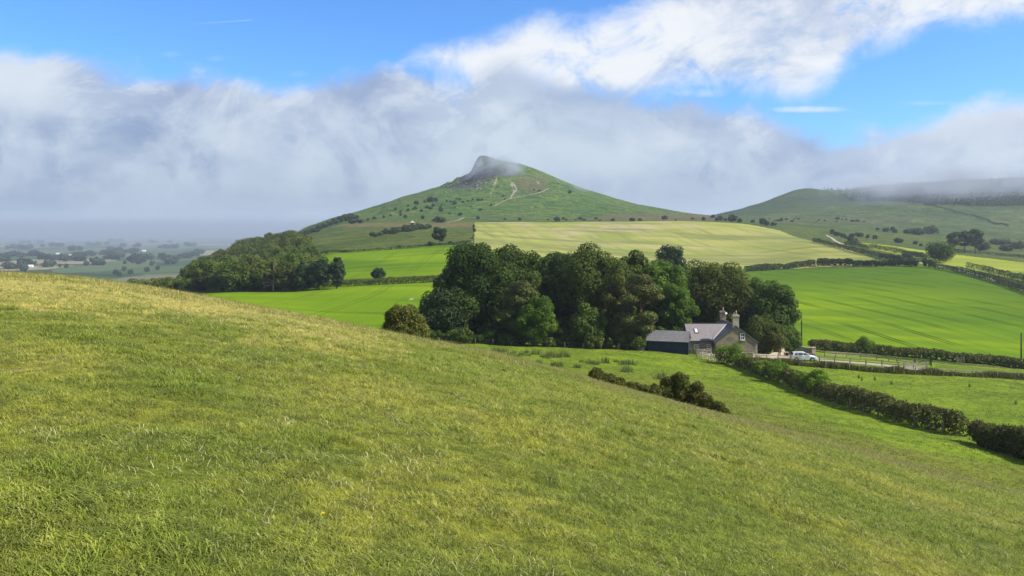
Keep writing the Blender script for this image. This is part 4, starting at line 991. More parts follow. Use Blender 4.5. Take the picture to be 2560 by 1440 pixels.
b_ = MB(); b_.box(Ls/2+.004,Ls/2+.05,-.55,.45,0,2.0); b_.build('door', navy, S_)
p = at(1601, 147.6); b_ = MB(); b_.box(-.6,.6,-.5,.5,0,1.35).box(-.68,.68,-.58,.58,1.35,1.43)
for xx in (-.45,-.15,.15,.45): b_.box(xx-.04,xx+.04,-.53,-.502,.05,1.3)
tag(b_.build('crate', plain('grey_boards', (.13,.125,.115), .9, .1, .25, 3), None, loc=p), 'tall grey boarded crate standing at the left end of the shed', 'crate')

# garden walls
def stone_wall(pts, h, w, label, hs=None, capped=True, steps=26):
    P = [Vector(q) for q in pts]; D = np.concatenate([[0], np.cumsum([(c_-a_).length for a_, c_ in zip(P[:-1], P[1:])])]); s = np.linspace(0, D[-1], steps)
    x = smooth1(np.interp(s, D, [q.x for q in P]), .8); y = smooth1(np.interp(s, D, [q.y for q in P]), .8); z = ground(x, y)
    hh = np.interp(s/D[-1], np.linspace(0,1,len(hs)), hs) if hs else np.full(steps, h)
    o0 = (x[0], y[0], z[0]); e = empty('stone_wall', o0, label, 'wall')
    nx = -np.gradient(y); ny = np.gradient(x); L = np.hypot(nx, ny); nx/=L; ny/=L
    def strip(z0, z1, ww, nm, mat):
        A = [[(x[i]+nx[i]*ww*sg-o0[0], y[i]+ny[i]*ww*sg-o0[1], z[i]+zz_[i]-o0[2]) for i in range(steps)] for sg in (-.5,.5) for zz_ in (z0, z1)]
        V = A[0]+A[1]+A[2]+A[3]; n = steps; q = MB()
        fs = []
        for i in range(n-1): fs += [(i,i+1,n+i+1,n+i),(3*n+i,3*n+i+1,2*n+i+1,2*n+i),(n+i,n+i+1,3*n+i+1,3*n+i)]
        fs += [(0,n,3*n,2*n),(n-1,3*n-1,4*n-1,2*n-1)]
        q.add(V, fs); q.build(nm, mat, e)
    strip(np.full(steps,-.4), hh, w, 'wall_body', stone_pale)
    if capped: strip(hh+.003, hh+.11, w+.12, 'coping', coping)
    return e
stone_wall([Vector((GX1-2.2,GY0-3.2,0)), Vector((GX1+2.0,GY0-1.2,0)), at(1945,157)], .75, .4, 'low straight sandstone wall in front of the cottage gable')
stone_wall([at(1946,158), at(1965,160.5), at(1990,162), at(2015,161.5), at(2034,160)], 1.6, .42, 'taller curved sandstone wall with broken coping behind the car', [1.75,1.7,1.75,1.9,1.95,1.85,1.7,1.7])
stone_wall([at(2000,157.5), at(2022,158.5), at(2034,158), at(2036,156)], .9, .4, 'short sandstone wall ending in a rounded corner beside the car', [.6,.75,.9,1.0])
for px, hh, lab in ((1946,1.9,'sandstone gate pier joining low wall and curved wall'),(2033,2.0,'sandstone gate pier at the right end of the curved wall')):
    p = at(px, 158.4); e = empty('gate_pier', p, lab, 'pier')
    MB().box(-.35,.35,-.35,.35,-.3,hh).build('shaft', stone_pale, e); MB().box(-.43,.43,-.43,.43,hh+.003,hh+.14).build('cap', coping, e)
p = at(1966, 157.6); e = empty('log_store', p, 'small dark opening box at the foot of the curved wall', 'log store')
MB().box(-.42,-.34,-.3,.3,0,.8).box(.34,.42,-.3,.3,0,.8).box(-.42,.42,-.3,.3,.803,.9).build('frame', coping, e); MB().box(-.338,.338,.2,.28,0,.8).build('back_panel', blackp, e)

# drive of pale gravel
GR = MATS['gravel']
tag_d = ribbon('drive', [at(1830,152), at(1900,154.5), at(1980,155.5), at(2080,154.5), at(2180,153), at(2260,150.5), at(2330,149.5)], 6.0, GR, 'pale gravel drive running from the cottage past the car', 'drive', .05)
ribbon('yard', [at(1722,150.2), at(1760,149.6), at(1800,149.3), at(1850,150.5)], 2.6, GR, 'pale gravel strip along the cottage front', 'yard', .06)
ribbon('path', [hit(*q, 900) for q in ((1236,517),(1245,510),(1256,504),(1272,498),(1290,494),(1310,490),(1335,486),(1352,481),(1366,474),(1372,472))], 1.7, MATS['worn_path'], 'pale footpath slanting up across the pointed hill', 'path', .35, 60)
ribbon('path', [hit(*q, 700) for q in ((1117,558),(1130,555),(1142,552),(1152,548),(1162,544))], 2.4, MATS['worn_path'], 'short pale stretch of path on the grass shelf right of the shelter', 'path', .3, 40)
ribbon('lane', [hit(*q, 420) for q in ((2066,588),(2080,596),(2092,605),(2106,612))], 2.6, GR, 'pale sunken lane in the rough pasture between fields', 'lane', .25, 30)
ribbon('lane', [hit(*q, 250) for q in ((2270,652),(2300,657),(2330,664),(2380,674),(2420,682),(2470,696),(2520,712),(2580,733))], 2.6, GR, 'pale farm lane between two dark hedges on the right', 'lane', .12, 60)

# ------------------------------------------------------------------ parked car (faces +X)
paint, k, out = material('silver_white_paint')
pp_ = principled(k, out, k.mix(k.ss(k.noise(k.obj(), 1.5, 3), .3, .7), (.74,.73,.71), (.80,.79,.77)), .3, .4, metal=0.0); pp_.inputs['Coat Weight'].default_value = .6
tyre_m = plain('tyre_rubber', (.018,.018,.019), .9, .2, .2, 6); rim_m = plain('alloy_rim', (.5,.52,.54), .35, .5, .1, 4, .6)
lampr, k, out = material('tail_lamp'); principled(k, out, (.35,.02,.02), .2, .5)
lampw, k, out = material('head_lamp'); principled(k, out, (.75,.77,.78), .15, .6)
cp = hit(2008, 902, 60); 
CAR = empty('parked_car', cp, 'silver white estate car parked on the gravel drive by the stone walls', 'car', None, math.radians(-7))
W2 = .92
prof = [(-2.32,.42),(-2.36,.75),(-2.30,1.02),(-2.1,1.08),(-1.0,1.10),(.55,1.08),(1.2,1.02),(2.0,.90),(2.30,.74),(2.36,.5),(2.25,.30),(-2.2,.30)]
def loft(prof, secs, name, mat, par):   # outline in XZ, sections (y, inset in x, inset in z)
    b_ = MB(); n = len(prof); cx = sum(p[0] for p in prof)/n
    vs = []
    for y, kx, kz in secs: vs += [(x*kx, y, .68+(z-.68)*kz) for x, z in prof]
    fs = [tuple(range(n))[::-1], tuple(range((len(secs)-1)*n, len(secs)*n))]
    for j in range(len(secs)-1):
        for i in range(n): fs.append((j*n+i, j*n+(i+1)%n, (j+1)*n+(i+1)%n, (j+1)*n+i))
    b_.add(vs, [f[::-1] for f in fs]); return b_.build(name, mat, par)
body = loft(prof, [(-W2,.965,.90),(-W2+.07,1,1),(W2-.07,1,1),(W2,.965,.90)], 'body', paint, CAR)
cab0 = [(-2.12,1.06),(-1.85,1.52),(-1.45,1.635),(-.2,1.66),(.25,1.60),(1.12,1.05)]
def cabin():
    b_ = MB(); n = len(cab0); vs = []
    for sg in (-1,1): vs += [(x, sg*(W2-.04-.27*(z-1.05)), z) for x, z in cab0]
    fs = [tuple(range(n)), tuple(range(n,2*n))[::-1]]+[(i, n+i, n+(i+1)%n, (i+1)%n) for i in range(n)]
    b_.add(vs, fs); return b_.build('cabin', paint, CAR)
cabin()
def side_glass(pts, nm):
    b_ = MB()
    for sg in (-1,1):
        q = [(x, sg*(W2-.04-.27*(z-1.05)+.006), z) for x, z in pts]
        b_.add(q, [tuple(range(len(q))) if sg > 0 else tuple(range(len(q)))[::-1]])
    b_.build(nm, glassm, CAR)
side_glass([(-1.78,1.13),(-1.62,1.50),(-1.32,1.56),(-1.15,1.56),(-1.15,1.13)], 'side_window')
side_glass([(-1.08,1.13),(-1.08,1.56),(-.25,1.58),(-.22,1.13)], 'side_window')
side_glass([(-.14,1.13),(-.16,1.58),(.2,1.54),(.86,1.13)], 'side_window')
b_ = MB(); b_.add([(.34,-.68,1.555),(.34,.68,1.555),(1.06,.80,1.10),(1.06,-.80,1.10)], [(0,1,2,3)]); b_.v = [(x+.012,y,z+.016) for x,y,z in b_.v]; b_.build('windscreen', glassm, CAR)
b_ = MB(); b_.add([(-1.90,-.66,1.48),(-1.90,.66,1.48),(-2.09,.76,1.14),(-2.09,-.76,1.14)], [(3,2,1,0)]); b_.v = [(x-.02,y,z+.01) for x,y,z in b_.v]; b_.build('rear_window', glassm, CAR)
for wx in (-1.42, 1.42):
    for sg in (-1, 1):
        MB().tube([(wx,sg*(W2-.12),.36),(wx,sg*(W2+.004),.36)], [.46,.46], 18).build('wheel_arch', blackp, CAR)
        wl = MB().tube([(wx,sg*(W2-.16),.35),(wx,sg*(W2-.14),.35),(wx,sg*(W2+.012),.35),(wx,sg*(W2+.022),.35)], [.31,.355,.355,.32], 20).build('wheel', tyre_m, CAR)
        b_ = MB().tube([(wx,sg*(W2+.012),.35),(wx,sg*(W2+.032),.35)], [.24,.22], 16); b_.build('rim', rim_m, wl)
for sg in (-1, 1):
    MB().box(2.16,2.30,sg*.62-.16,sg*.62+.16,.72,.84).build('headlight', lampw, CAR)
    MB().box(-2.365,-2.2,sg*.72-.13,sg*.72+.13,.86,1.03).build('tail_light', lampr, CAR)
    MB().box(.72,.9,sg*(W2+.08)-.1,sg*(W2+.08)+.1,1.08,1.2).build('door_mirror', paint, CAR)
    MB().bar((-1.6,sg*.62,1.67),(0,sg*.62,1.70),.04).build('roof_rail', blackp, CAR)
MB().box(-2.30,2.30,-W2+.03,W2-.03,.22,.32).build('sill_trim', blackp, CAR)
MB().box(-2.38,-2.30,-.7,.7,.3,.5).build('bumper', blackp, CAR)
MB().box(2.32,2.385,-.5,.5,.38,.62).build('grille', blackp, CAR)

# ------------------------------------------------------------------ far small things
p = hit(1031, 563, 600); u = p.y/F
e = empty('shelter', p, 'small stone shelter with pale pyramid roof on the grass shelf below the hill', 'shelter')
w_ = 4.6*u; 
b_ = MB()
MB().box(-w_,-w_*.62,-w_,w_,-.5,6.2*u).build('pillar', plain('dark_stone', (.10,.085,.070), .95, .1, .3, 1), e)
MB().box(w_*.42,w_*.85,-w_,w_,-.5,6.2*u).build('pillar', MATS['dark_stone'], e)
MB().box(-w_*.6,w_*.4,w_*.5,w_*.8,-.5,6.2*u).build('back_wall', MATS['dark_stone'], e)
rr2 = w_*1.18
b_.add([(-rr2,-rr2,6.22*u),(rr2,-rr2,6.22*u),(rr2,rr2,6.22*u),(-rr2,rr2,6.22*u),(-rr2*.45,-rr2*.45,9.6*u),(rr2*.45,-rr2*.45,9.6*u),(rr2*.45,rr2*.45,9.6*u),(-rr2*.45,rr2*.45,9.6*u),(0,0,11.4*u)], [(3,2,1,0),(0,1,5,4),(1,2,6,5),(2,3,7,6),(3,0,4,7),(4,5,8),(5,6,8),(6,7,8),(7,4,8)])
b_.build('roof', plain('pale_stone_roof', (.42,.37,.30), .9, .1, .15, .8), e)
MB().tube([(0,0,11.2*u),(0,0,12.6*u)], [.3*u,.15*u], 6).build('finial', MATS['pale_stone_roof'], e)
p = hit(1203.5, 392.5, 1250); p.z -= .3; e = empty('summit_pillar', p, 'tiny stone survey pillar on the tip of the pointed hill', 'pillar')
b_ = MB(); b_.add([(-.55,-.55,0),(.55,-.55,0),(.55,.55,0),(-.55,.55,0),(-.3,-.3,2.3),(.3,-.3,2.3),(.3,.3,2.3),(-.3,.3,2.3)], [(3,2,1,0),(4,5,6,7),(0,1,5,4),(1,2,6,5),(2,3,7,6),(3,0,4,7)]); b_.build('shaft', MATS['dark_stone'], e); MB().box(-.8,.8,-.8,.8,-.3,.15).build('plinth', MATS['dark_stone'], e)
def boulder_mesh(seed):
    import bmesh
    bm = bmesh.new(); bmesh.ops.create_icosphere(bm, subdivisions=2, radius=1); r = random.Random(seed)
    for v in bm.verts: v.co *= r.uniform(.78,1.18); v.co.z *= .7
    me = bpy.data.meshes.new('boulder'); bm.to_mesh(me); bm.free(); me.materials.append(coping); return me
bms = [boulder_mesh(i) for i in range(3)]
for i, (px, py, w, ym, lab) in enumerate(((793,626,7,400,'pale rounded object half hidden by trees at the upper corner of the bright left field'),(1180,605,4,430,'small pale boulder at the lower left corner of the pale crop field'))):  # first one stands in for an unidentified pale object
    q = hit(px, py, ym); o = link('boulder', bms[i], None, q); s = w*.5*q.y/F; o.scale = (s,s,s*.8); tag(o, lab, 'boulder')
rk_ = np.random.default_rng(77); grey_rock = plain('grey_rock', (.17,.165,.15), .95, .05, .35, .8)
bmg = [q.copy() for q in bms]
for q in bmg: q.materials.clear(); q.materials.append(grey_rock)
for i in range(46):
    px = float(rk_.uniform(1112,1215)); py = float(rk_.uniform(452,478)) + (1160-px)*.08*(px<1160)
    q = hit(px, py, 1000); o = link('boulder', bmg[i%3], None, q); s = float(rk_.uniform(.7,2.2)); o.scale = (s*1.3,s,s); o.rotation_euler = (0,0,i)
    tag(o, 'grey fallen boulder on the slope below the crag', 'boulder', 'fallen boulders below the crag')

# vale: tree clumps, hedgerow trees, hedges and pale barns
vm = [crown('crown', 900+i, 10, 6, .2, 420, 1.9, LM['far'], 'round', 14) for i in range(3)]
rv = np.random.default_rng(31)
cl = 'dark tree in a clump among the fields of the misty vale'
clumps = [(0,655,40,7),(60,664,46,6),(20,672,30,4),(150,650,75,9),(210,640,50,6),(265,637,46,7),(185,652,50,7),(115,668,26,3),(245,662,34,5),(278,648,30,4),(350,648,36,7),(342,656,30,5),(372,648,20,3),(400,646,18,3),(425,652,36,6),(430,660,26,4),(462,646,26,4),(300,645,28,4),(60,672,16,2),(120,648,40,5),(30,642,60,8),(90,640,40,5),(330,632,40,5),(290,628,40,5),(480,640,24,4),(505,634,30,4),(40,622,70,7),(130,618,60,6),(240,614,60,6),(190,626,46,5),(330,618,50,5),(420,622,50,5),(480,616,40,4),(80,608,60,5),(300,605,60,5),(400,608,50,4)]
for px, py, w, n in clumps:
    for j in range(n):
        q = hit(px+float(rv.uniform(-.5,.5))*w, py+float(rv.uniform(-1.2,1.2)), 1150); s = float(rv.uniform(.9,1.5))*(1+q.y/9000)
        o = link('vale_tree', vm[int(rv.integers(0,3))], None, q); o.scale = (s*1.25,s*1.25,s); o.rotation_euler = (0,0,j)
        tag(o, cl, 'tree', 'tree clumps in the vale')
for px, py in ((290,686),(298,690),(326,686),(310,678),(367,680),(394,675),(332,658),(216,664),(150,668),(165,670),(118,666),(58,677),(60,680),(312,660),(346,661),(380,664)):
    q = hit(px, py, 1000); o = link('vale_tree', vm[int(rv.integers(0,3))], None, q); s = float(rv.uniform(.8,1.25)); o.scale = (s,s,s)
    tag(o, 'single tree standing on a hedgerow in the misty vale', 'tree', 'hedgerow trees in the vale')
barn_m = plain('barn_sheet', (.78,.78,.76), .6, .3, .05, .1)
for px, py, w, lab in ((75,668,14,'pale barn roof lowest and leftmost in the misty vale'),(145,636,9,'pale barn left of a smaller pair in the misty vale'),(178,640,9,'pale barn near a tree clump in the middle of the vale'),(319,602,6,'tiny pale barn farthest off in the vale mist'),(360,629,9,'pale grey farmhouse in the trees on the right of the vale')):
    q = hit(px, py, 1150); L_ = w*q.y/F; d_ = L_*.45; h_ = min(6, L_*.3); e = empty('barn', q, lab, 'barn', None, .15)
    MB().box(-L_/2,L_/2,-d_/2,d_/2,-1,h_).build('wall', barn_m, e)
    MB().prism([(-L_/2-.4,-d_/2-.4,h_),(-L_/2-.4,0,h_+d_*.28),(-L_/2-.4,d_/2+.4,h_)][::-1], (L_+.8,0,0)).build('roof', barn_m, e)

# plantation on the ridge: reads as one mass in the cloud
rf_ = np.random.default_rng(51); C_, NN_ = [], []
n = 9500; px = 2060+640*rf_.uniform(0,1,n)**.8; Y = rf_.uniform(1340, 1705, n); x = T(px)*Y; z = ground(x, Y); pyy = HZ-F*z/Y
lowb = ip([(2080,500),(2200,503),(2300,508),(2400,513),(2500,519),(2700,524)], px)
ok_ = (pyy < lowb) & (rf_.uniform(0,1,n) < sstep(2080, 2300, px)+.04)
x, Y, z = x[ok_], Y[ok_], z[ok_]
kk_ = 26; hh = np.repeat(rf_.uniform(5,10,len(x))*(.6+.4*sstep(1.2/2+0, .62, x/Y)*0+.4*sstep(.4,.56,x/Y)), kk_); fr_ = rf_.uniform(.05,1,len(hh)); a_ = rf_.uniform(0,6.283,len(hh)); rr_a = (1-fr_)*3.2+.3
Cc = np.stack([np.repeat(x,kk_)+np.cos(a_)*rr_a, np.repeat(Y,kk_)+np.sin(a_)*rr_a, np.repeat(z,kk_)+hh*fr_],1); Nd = np.stack([np.cos(a_),np.sin(a_),.5+0*a_],1)+rf_.normal(scale=.4,size=(len(a_),3))
V, Q = cards(Cc, Nd, 1.9, .7, rf_)
LM['ridge'] = leaf_mat('plantation_needle', (.034,.060,.030), (.050,.082,.038), (.072,.105,.050), .15)
tag(link('forest', mesh_np('forest', V, Q, LM['ridge'], False, {'v': np.repeat(np.repeat(rf_.uniform(0,1,len(x)),kk_),4), 'h': np.zeros(len(V))})), 'dark conifer plantation on the ridge top, half lost in cloud', 'forest', None, 'stuff')

# ------------------------------------------------------------------ grass
def grass_material(name, meadow=False):
    m, k, out = material(name); P = k.pos(); v = k.attr('v')
    if not meadow: c = hill_colour(k, P, k.attr('dry', 'INSTANCER'), k.attr('brown', 'INSTANCER'))
    else:
        c = k.mix(k.ss(k.noise(P, .16, 5, .6), .35, .65), (.112,.168,.014), (.172,.232,.018))
        c = k.mix(k.m('MULTIPLY', k.attr('brown', 'INSTANCER'), .7), c, (.135,.150,.024))
    c = k.mix(1.0, c, k.mix(v, (.58,.57,.60), (1.85,1.78,1.85)), 'MULTIPLY')
    c = k.mix(k.m('MULTIPLY', k.ss(k.attr('u'), .35, 1), .22), c, (.46,.48,.12))   # bleached blade tips
    c = k.mix(k.m('MULTIPLY', k.ss(v, .88, .94), .65), c, (.46,.40,.18))
    p = k.new('ShaderNodeBsdfPrincipled'); k.put(p.inputs['Base Color'], c); p.inputs['Roughness'].default_value = .6; p.inputs['Specular IOR Level'].default_value = .2
    t = k.new('ShaderNodeBsdfTranslucent'); k.put(t.inputs[0], c); mx = k.new('ShaderNodeMixShader'); mx.inputs[0].default_value = .48
    k.l.new(p.outputs[0], mx.inputs[1]); k.l.new(t.outputs[0], mx.inputs[2]); k.l.new(mx.outputs[0], out.inputs[0]); return m
GM = grass_material('pasture_blades'); GM2 = grass_material('meadow_blades', True)
def blade_tuft(name, seed, n, H, spread, w, lean, mat):
    r = np.random.default_rng(seed); a = r.uniform(0,6.283,n); q = np.sqrt(r.uniform(0,1,n))*spread
    c0 = np.stack([np.cos(a)*q, np.sin(a)*q, np.full(n,-.015)],1); hh = H*r.uniform(.45,1.2,n)
    la = r.uniform(0,6.283,n); ll = np.abs(r.normal(lean, lean*.5, n)); dv = np.stack([np.cos(la)*ll, np.sin(la)*ll, 0*la],1)
    sd = np.stack([-np.sin(la), np.cos(la), 0*la],1)*w*.5*r.uniform(.7,1.3,(n,1)); H1 = hh[:,None]
    z = np.array([0,0,1.0])
    p1 = c0 + (z*.55 + dv*.25)*H1; p2 = c0 + (z*.85 + dv*.75)*H1; p3 = c0 + (z*np.maximum(.95-.25*ll,.4)[:,None] + dv*1.25)*H1
    V = np.stack([c0-sd, c0+sd, p1+sd*.9, p1-sd*.9, p2+sd*.6, p2-sd*.6, p3],1).reshape(-1,3)
    i = (np.arange(n)*7)[:,None]; Fs = (i+np.array([0,1,2,3])).tolist()+(i+np.array([3,2,4,5])).tolist()+(i+np.array([5,4,6])).tolist()
    me = bpy.data.meshes.new(name); me.from_pydata(V.tolist(), [], Fs)
    t_ = me.attributes.new('v','FLOAT','POINT'); t_.data.foreach_set('value', np.repeat(r.uniform(0,1,n),7).astype(np.float32))
    t_ = me.attributes.new('u','FLOAT','POINT'); t_.data.foreach_set('value', np.tile(np.array([0,0,.55,.55,.85,.85,1],np.float32),n)); me.materials.append(mat); me.update(); return me
protos = bpy.data.collections.new('grass_blades')           # sources of the scatter, not in the scene itself
def scatter(name, pts, dryv, brownv, scale, meshes, label, cat, seed):
    r = np.random.default_rng(seed); n = len(pts)
    me = bpy.data.meshes.new(name); me.vertices.add(n); me.vertices.foreach_set('co', pts.astype(np.float32).ravel())
    for an, av in (('dry',dryv),('brown',brownv),('sc',scale),('rz',r.uniform(0,6.283,n))):
        a = me.attributes.new(an,'FLOAT','POINT'); a.data.foreach_set('value', np.asarray(av,np.float32))
    me.update(); o = link(name, me)
    pc = bpy.data.collections.new(name+'_blades')
    for q in meshes: pc.objects.link(bpy.data.objects.new('blade_tuft', q))
    ng = bpy.data.node_groups.new(name,'GeometryNodeTree'); ng.interface.new_socket('Geometry', in_out='INPUT', socket_type='NodeSocketGeometry'); ng.interface.new_socket('Geometry', in_out='OUTPUT', socket_type='NodeSocketGeometry')
    nn = ng.nodes; gi = nn.new('NodeGroupInput'); go = nn.new('NodeGroupOutput'); m2p = nn.new('GeometryNodeMeshToPoints'); iop = nn.new('GeometryNodeInstanceOnPoints'); ci = nn.new('GeometryNodeCollectionInfo')
    ci.inputs[0].default_value = pc; ci.inputs['Separate Children'].default_value = True; ci.inputs['Reset Children'].default_value = True
    iop.inputs['Pick Instance'].default_value = True
    def na(nm): q = nn.new('GeometryNodeInputNamedAttribute'); q.data_type = 'FLOAT'; q.inputs['Name'].default_value = nm; return q.outputs['Attribute']
    cx = nn.new('ShaderNodeCombineXYZ'); l = ng.links; l.new(na('rz'), cx.inputs[2])
    er = nn.new('FunctionNodeEulerToRotation'); l.new(cx.outputs[0], er.inputs[0])
    l.new(gi.outputs[0], m2p.inputs[0]); l.new(m2p.outputs[0], iop.inputs['Points']); l.new(ci.outputs[0], iop.inputs['Instance']); l.new(er.outputs[0], iop.inputs['Rotation']); l.new(na('sc'), iop.inputs['Scale']); l.new(iop.outputs[0], go.inputs[0])
    md = o.modifiers.new('scatter','NODES'); md.node_group = ng
    return tag(o, label, cat, None, 'stuff')
def sample_ground(arr, x, y):
    t = x/y; r = np.interp(np.log(y), lnY, np.arange(NR)); c = np.interp(t, TC, np.arange(NC)); return arr[np.clip(r.round().astype(int),0,NR-1), np.clip(c.round().astype(int),0,NC-1)]
def zone(Y0, Y1, dens, r, tmax=.74, tmin=None, pxr=None):
    tmin = -tmax if tmin is None else tmin
    n = int(dens*.5*(Y1**2-Y0**2)*(tmax-tmin)); y = np.sqrt(r.uniform(Y0**2, Y1**2, n)); t = r.uniform(tmin, tmax, n); return t*y, y
r = np.random.default_rng(99); xs, ys_, scs = [], [], []
for Y0, Y1, dn, s0 in ((2.2,5.5,2000,.85),(5.5,9,1100,1.0),(9,16,420,1.4),(16,28,150,2.1),(28,47.5,75,2.6)):
    x, y = zone(Y0, Y1, dn, r, .74 if Y0 > 5 else .95); xs.append(x); ys_.append(y); scs.append(s0*r.uniform(.6,1.35,len(x)))
x = np.concatenate(xs); y = np.concatenate(ys_); s = np.concatenate(scs)
lim = ip([(1700,46.5),(1850,43),(2560,42)], x/y*F+1280)
k_ = y < lim; x, y, s = x[k_], y[k_], s[k_]
pp = fbm(x/1.1, y/1.1, 61, 3); p2 = fbm(x/.32, y/.32, 67, 2); s *= np.clip(1+.5*pp+.6*p2, .35, 1.9)
tall = sstep(7.5, 4.5, y)*sstep(600, 250, x/y*F+1280); s *= 1+.3*tall
keep = (pp+.8*p2 > -.55) | (r.uniform(size=len(x)) < .85); x, y, s = x[keep], y[keep], s[keep]
pts = np.stack([x, y, ground(x, y)],1)
tm = [blade_tuft('blade_tuft', 400+i, 26, .042, .05, .0040, .95, GM) for i in range(5)]+[blade_tuft('blade_tuft', 410, 18, .056, .05, .0034, .6, GM)]
scatter('grass', pts, sample_ground(dry,x,y), sample_ground(brown,x,y), s, tm, 'short tussocky pasture grass covering the near slope', 'grass', 1)
print('grass tufts', len(x))
# dry seed stems along the left brow
n = 9000; t = r.uniform(-.72,.02,n); y = r.uniform(27,46,n); x = t*y
st = [blade_tuft('seed_stem', 420+i, 5, .30, .12, .010, .35, GM) for i in range(2)]
scatter('seed_grass', np.stack([x,y,ground(x,y)],1), np.full(n,.9), np.full(n,.75), r.uniform(.35,1.0,n), st, 'thin dry seed stems of taller grass along the left brow', 'grass', 2)
# pale dead stalks lying in the sward, and rank darker tussocks
straw, k, out = material('dead_stalk'); principled(k, out, k.mix(k.attr('v'), (.27,.25,.11), (.46,.42,.21)), .9, .05)
x, y = zone(2.4, 30, 40, r); q = (fbm(x/1.8, y/1.8, 83, 3) > -.12) & (r.uniform(size=len(x)) < np.clip(7/y, .12, 1)); x, y = x[q], y[q]
fl = [blade_tuft('dead_stalk', 440+i, 6, .030, .10, .0030, 1.5, straw) for i in range(4)]
scatter('dead_grass', np.stack([x,y,ground(x,y)+.026],1), np.zeros(len(x)), np.zeros(len(x)), r.uniform(.6,1.45,len(x))*(1+y/18), fl, 'pale dead stalks lying scattered in the near turf', 'grass', 4)
print('stalks', len(x))
tus, k, out = material('tussock_blade'); v = k.attr('v')
principled(k, out, k.mix(v, (.075,.115,.012), (.190,.230,.030)), .7, .1)
cx_, cy_ = zone(3, 44, .55, r); q = fbm(cx_/3, cy_/3, 85, 2) > -.05; cx_, cy_ = cx_[q], cy_[q]
nn_ = 26; x = (cx_[:,None]+r.normal(scale=.13,size=(len(cx_),nn_))*(1+cy_[:,None]/40)).ravel(); y = (cy_[:,None]+r.normal(scale=.10,size=(len(cx_),nn_))*(1+cy_[:,None]/40)).ravel()
q = (y > 2.5) & (y < ip([(1700,46),(1850,42.5),(2560,41.5)], x/y*F+1280)); x, y = x[q], y[q]
tk = [blade_tuft('tussock_blade', 450+i, 18, .085, .05, .0045, .7, tus) for i in range(3)]
scatter('tussock_grass', np.stack([x,y,ground(x,y)],1), np.zeros(len(x)), np.zeros(len(x)), r.uniform(.6,1.35,len(x))*(1+y/45), tk, 'rank dark green grass tussocks spread over the near slope', 'grass', 5)
print('tussock tufts', len(x))
# meadow grass
x, y = zone(44, 172, 3.2, r, .72, -.1); pxm = x/y*F+1280
k_ = (y > ip([(1700,46.5),(1850,43),(2560,42)], pxm)) & (pxm > 1080) & ~((y > 147.5) & (pxm > 1600) & (pxm < 2340)); x, y = x[k_], y[k_]
mm = [blade_tuft('meadow_tuft', 430+i, 18, .13, .26, .03, .7, GM2) for i in range(3)]
scatter('meadow_grass', np.stack([x,y,ground(x,y)],1), np.zeros(len(x)), sample_ground(brown,x,y), r.uniform(.5,1.15,len(x))*np.clip(1+.5*fbm(x/5,y/5,63,3),.4,1.6), mm, 'thick grass of the meadow in the hollow', 'grass', 3)
print('meadow tufts', len(x))
# one dandelion
p = hit(808, 1321, 2.5, 20) if False else None
ys2 = np.geomspace(3, 12, 2000); k_ = int(np.argmin(np.abs(ground(T(808)*ys2, ys2)/ys2 - float(S(1322))))); p = Vector((float(T(808))*ys2[k_], float(ys2[k_]), float(ground(float(T(808))*ys2[k_], ys2[k_]))))
e = empty('dandelion', p, 'single yellow dandelion flower in the near grass', 'flower')
MB().tube([(0,0,-.02),(.004,0,.045),(0,.003,.088)], [.0025,.0022,.002], 5).build('stem', plain('stem_green', (.12,.2,.04), .7), e)
b_ = MB()
for q in range(34):
    a = q*2.4; L = .006+.011*(q/34); zc = .1-.006*(q/34); c_, s_ = math.cos(a), math.sin(a)
    b_.add([(0,0,.09),(c_*L*.7-s_*.0028,s_*L*.7+c_*.0028,zc),(c_*L,s_*L,zc-.001),(c_*L*.7+s_*.0028,s_*L*.7-c_*.0028,zc)], [(0,1,2,3)])
b_.build('flower_head', plain('dandelion_yellow', (.85,.74,.02), .6, .2, .08), e)
def ground_px(px, py):
    ys3 = np.geomspace(3, 45, 3000); q = int(np.argmin(np.abs(ground(T(px)*ys3, ys3)/ys3 - float(S(py))))); return Vector((float(T(px))*ys3[q], float(ys3[q]), float(ground(float(T(px))*ys3[q], ys3[q]))))
dung = plain('dung', (.030,.026,.020), 1.0, .0, .3, 12)
for i, (px, py, lab) in enumerate(((188,1170,'dark lump of dung in the grass, larger of two'),(1024,1240,'small dark lump of dung in the grass, smaller of two'))):
    o = link('dung', bms[i].copy(), None, ground_px(px, py)); o.data.materials.clear(); o.data.materials.append(dung); s = .034 if i == 0 else .02; o.scale = (s*1.4,s,s); tag(o, lab, 'dung')

# ------------------------------------------------------------------ sun, sky, clouds, air
EXPO = 0.75
EL, AZ = math.radians(41), math.radians(-13)          # sun to the right, a little behind the camera
sd = Vector((math.cos(EL)*math.cos(AZ), math.cos(EL)*math.sin(AZ), math.sin(EL)))
sun = bpy.data.lights.new('sun', 'SUN'); sun.energy = 5.0; sun.angle = math.radians(.53); sun.color = (1.0, .955, .87)
so = bpy.data.objects.new('sun', sun); COL.objects.link(so); so.rotation_euler = (-sd).to_track_quat('-Z', 'Y').to_euler(); so.location = (60, -20, 80)

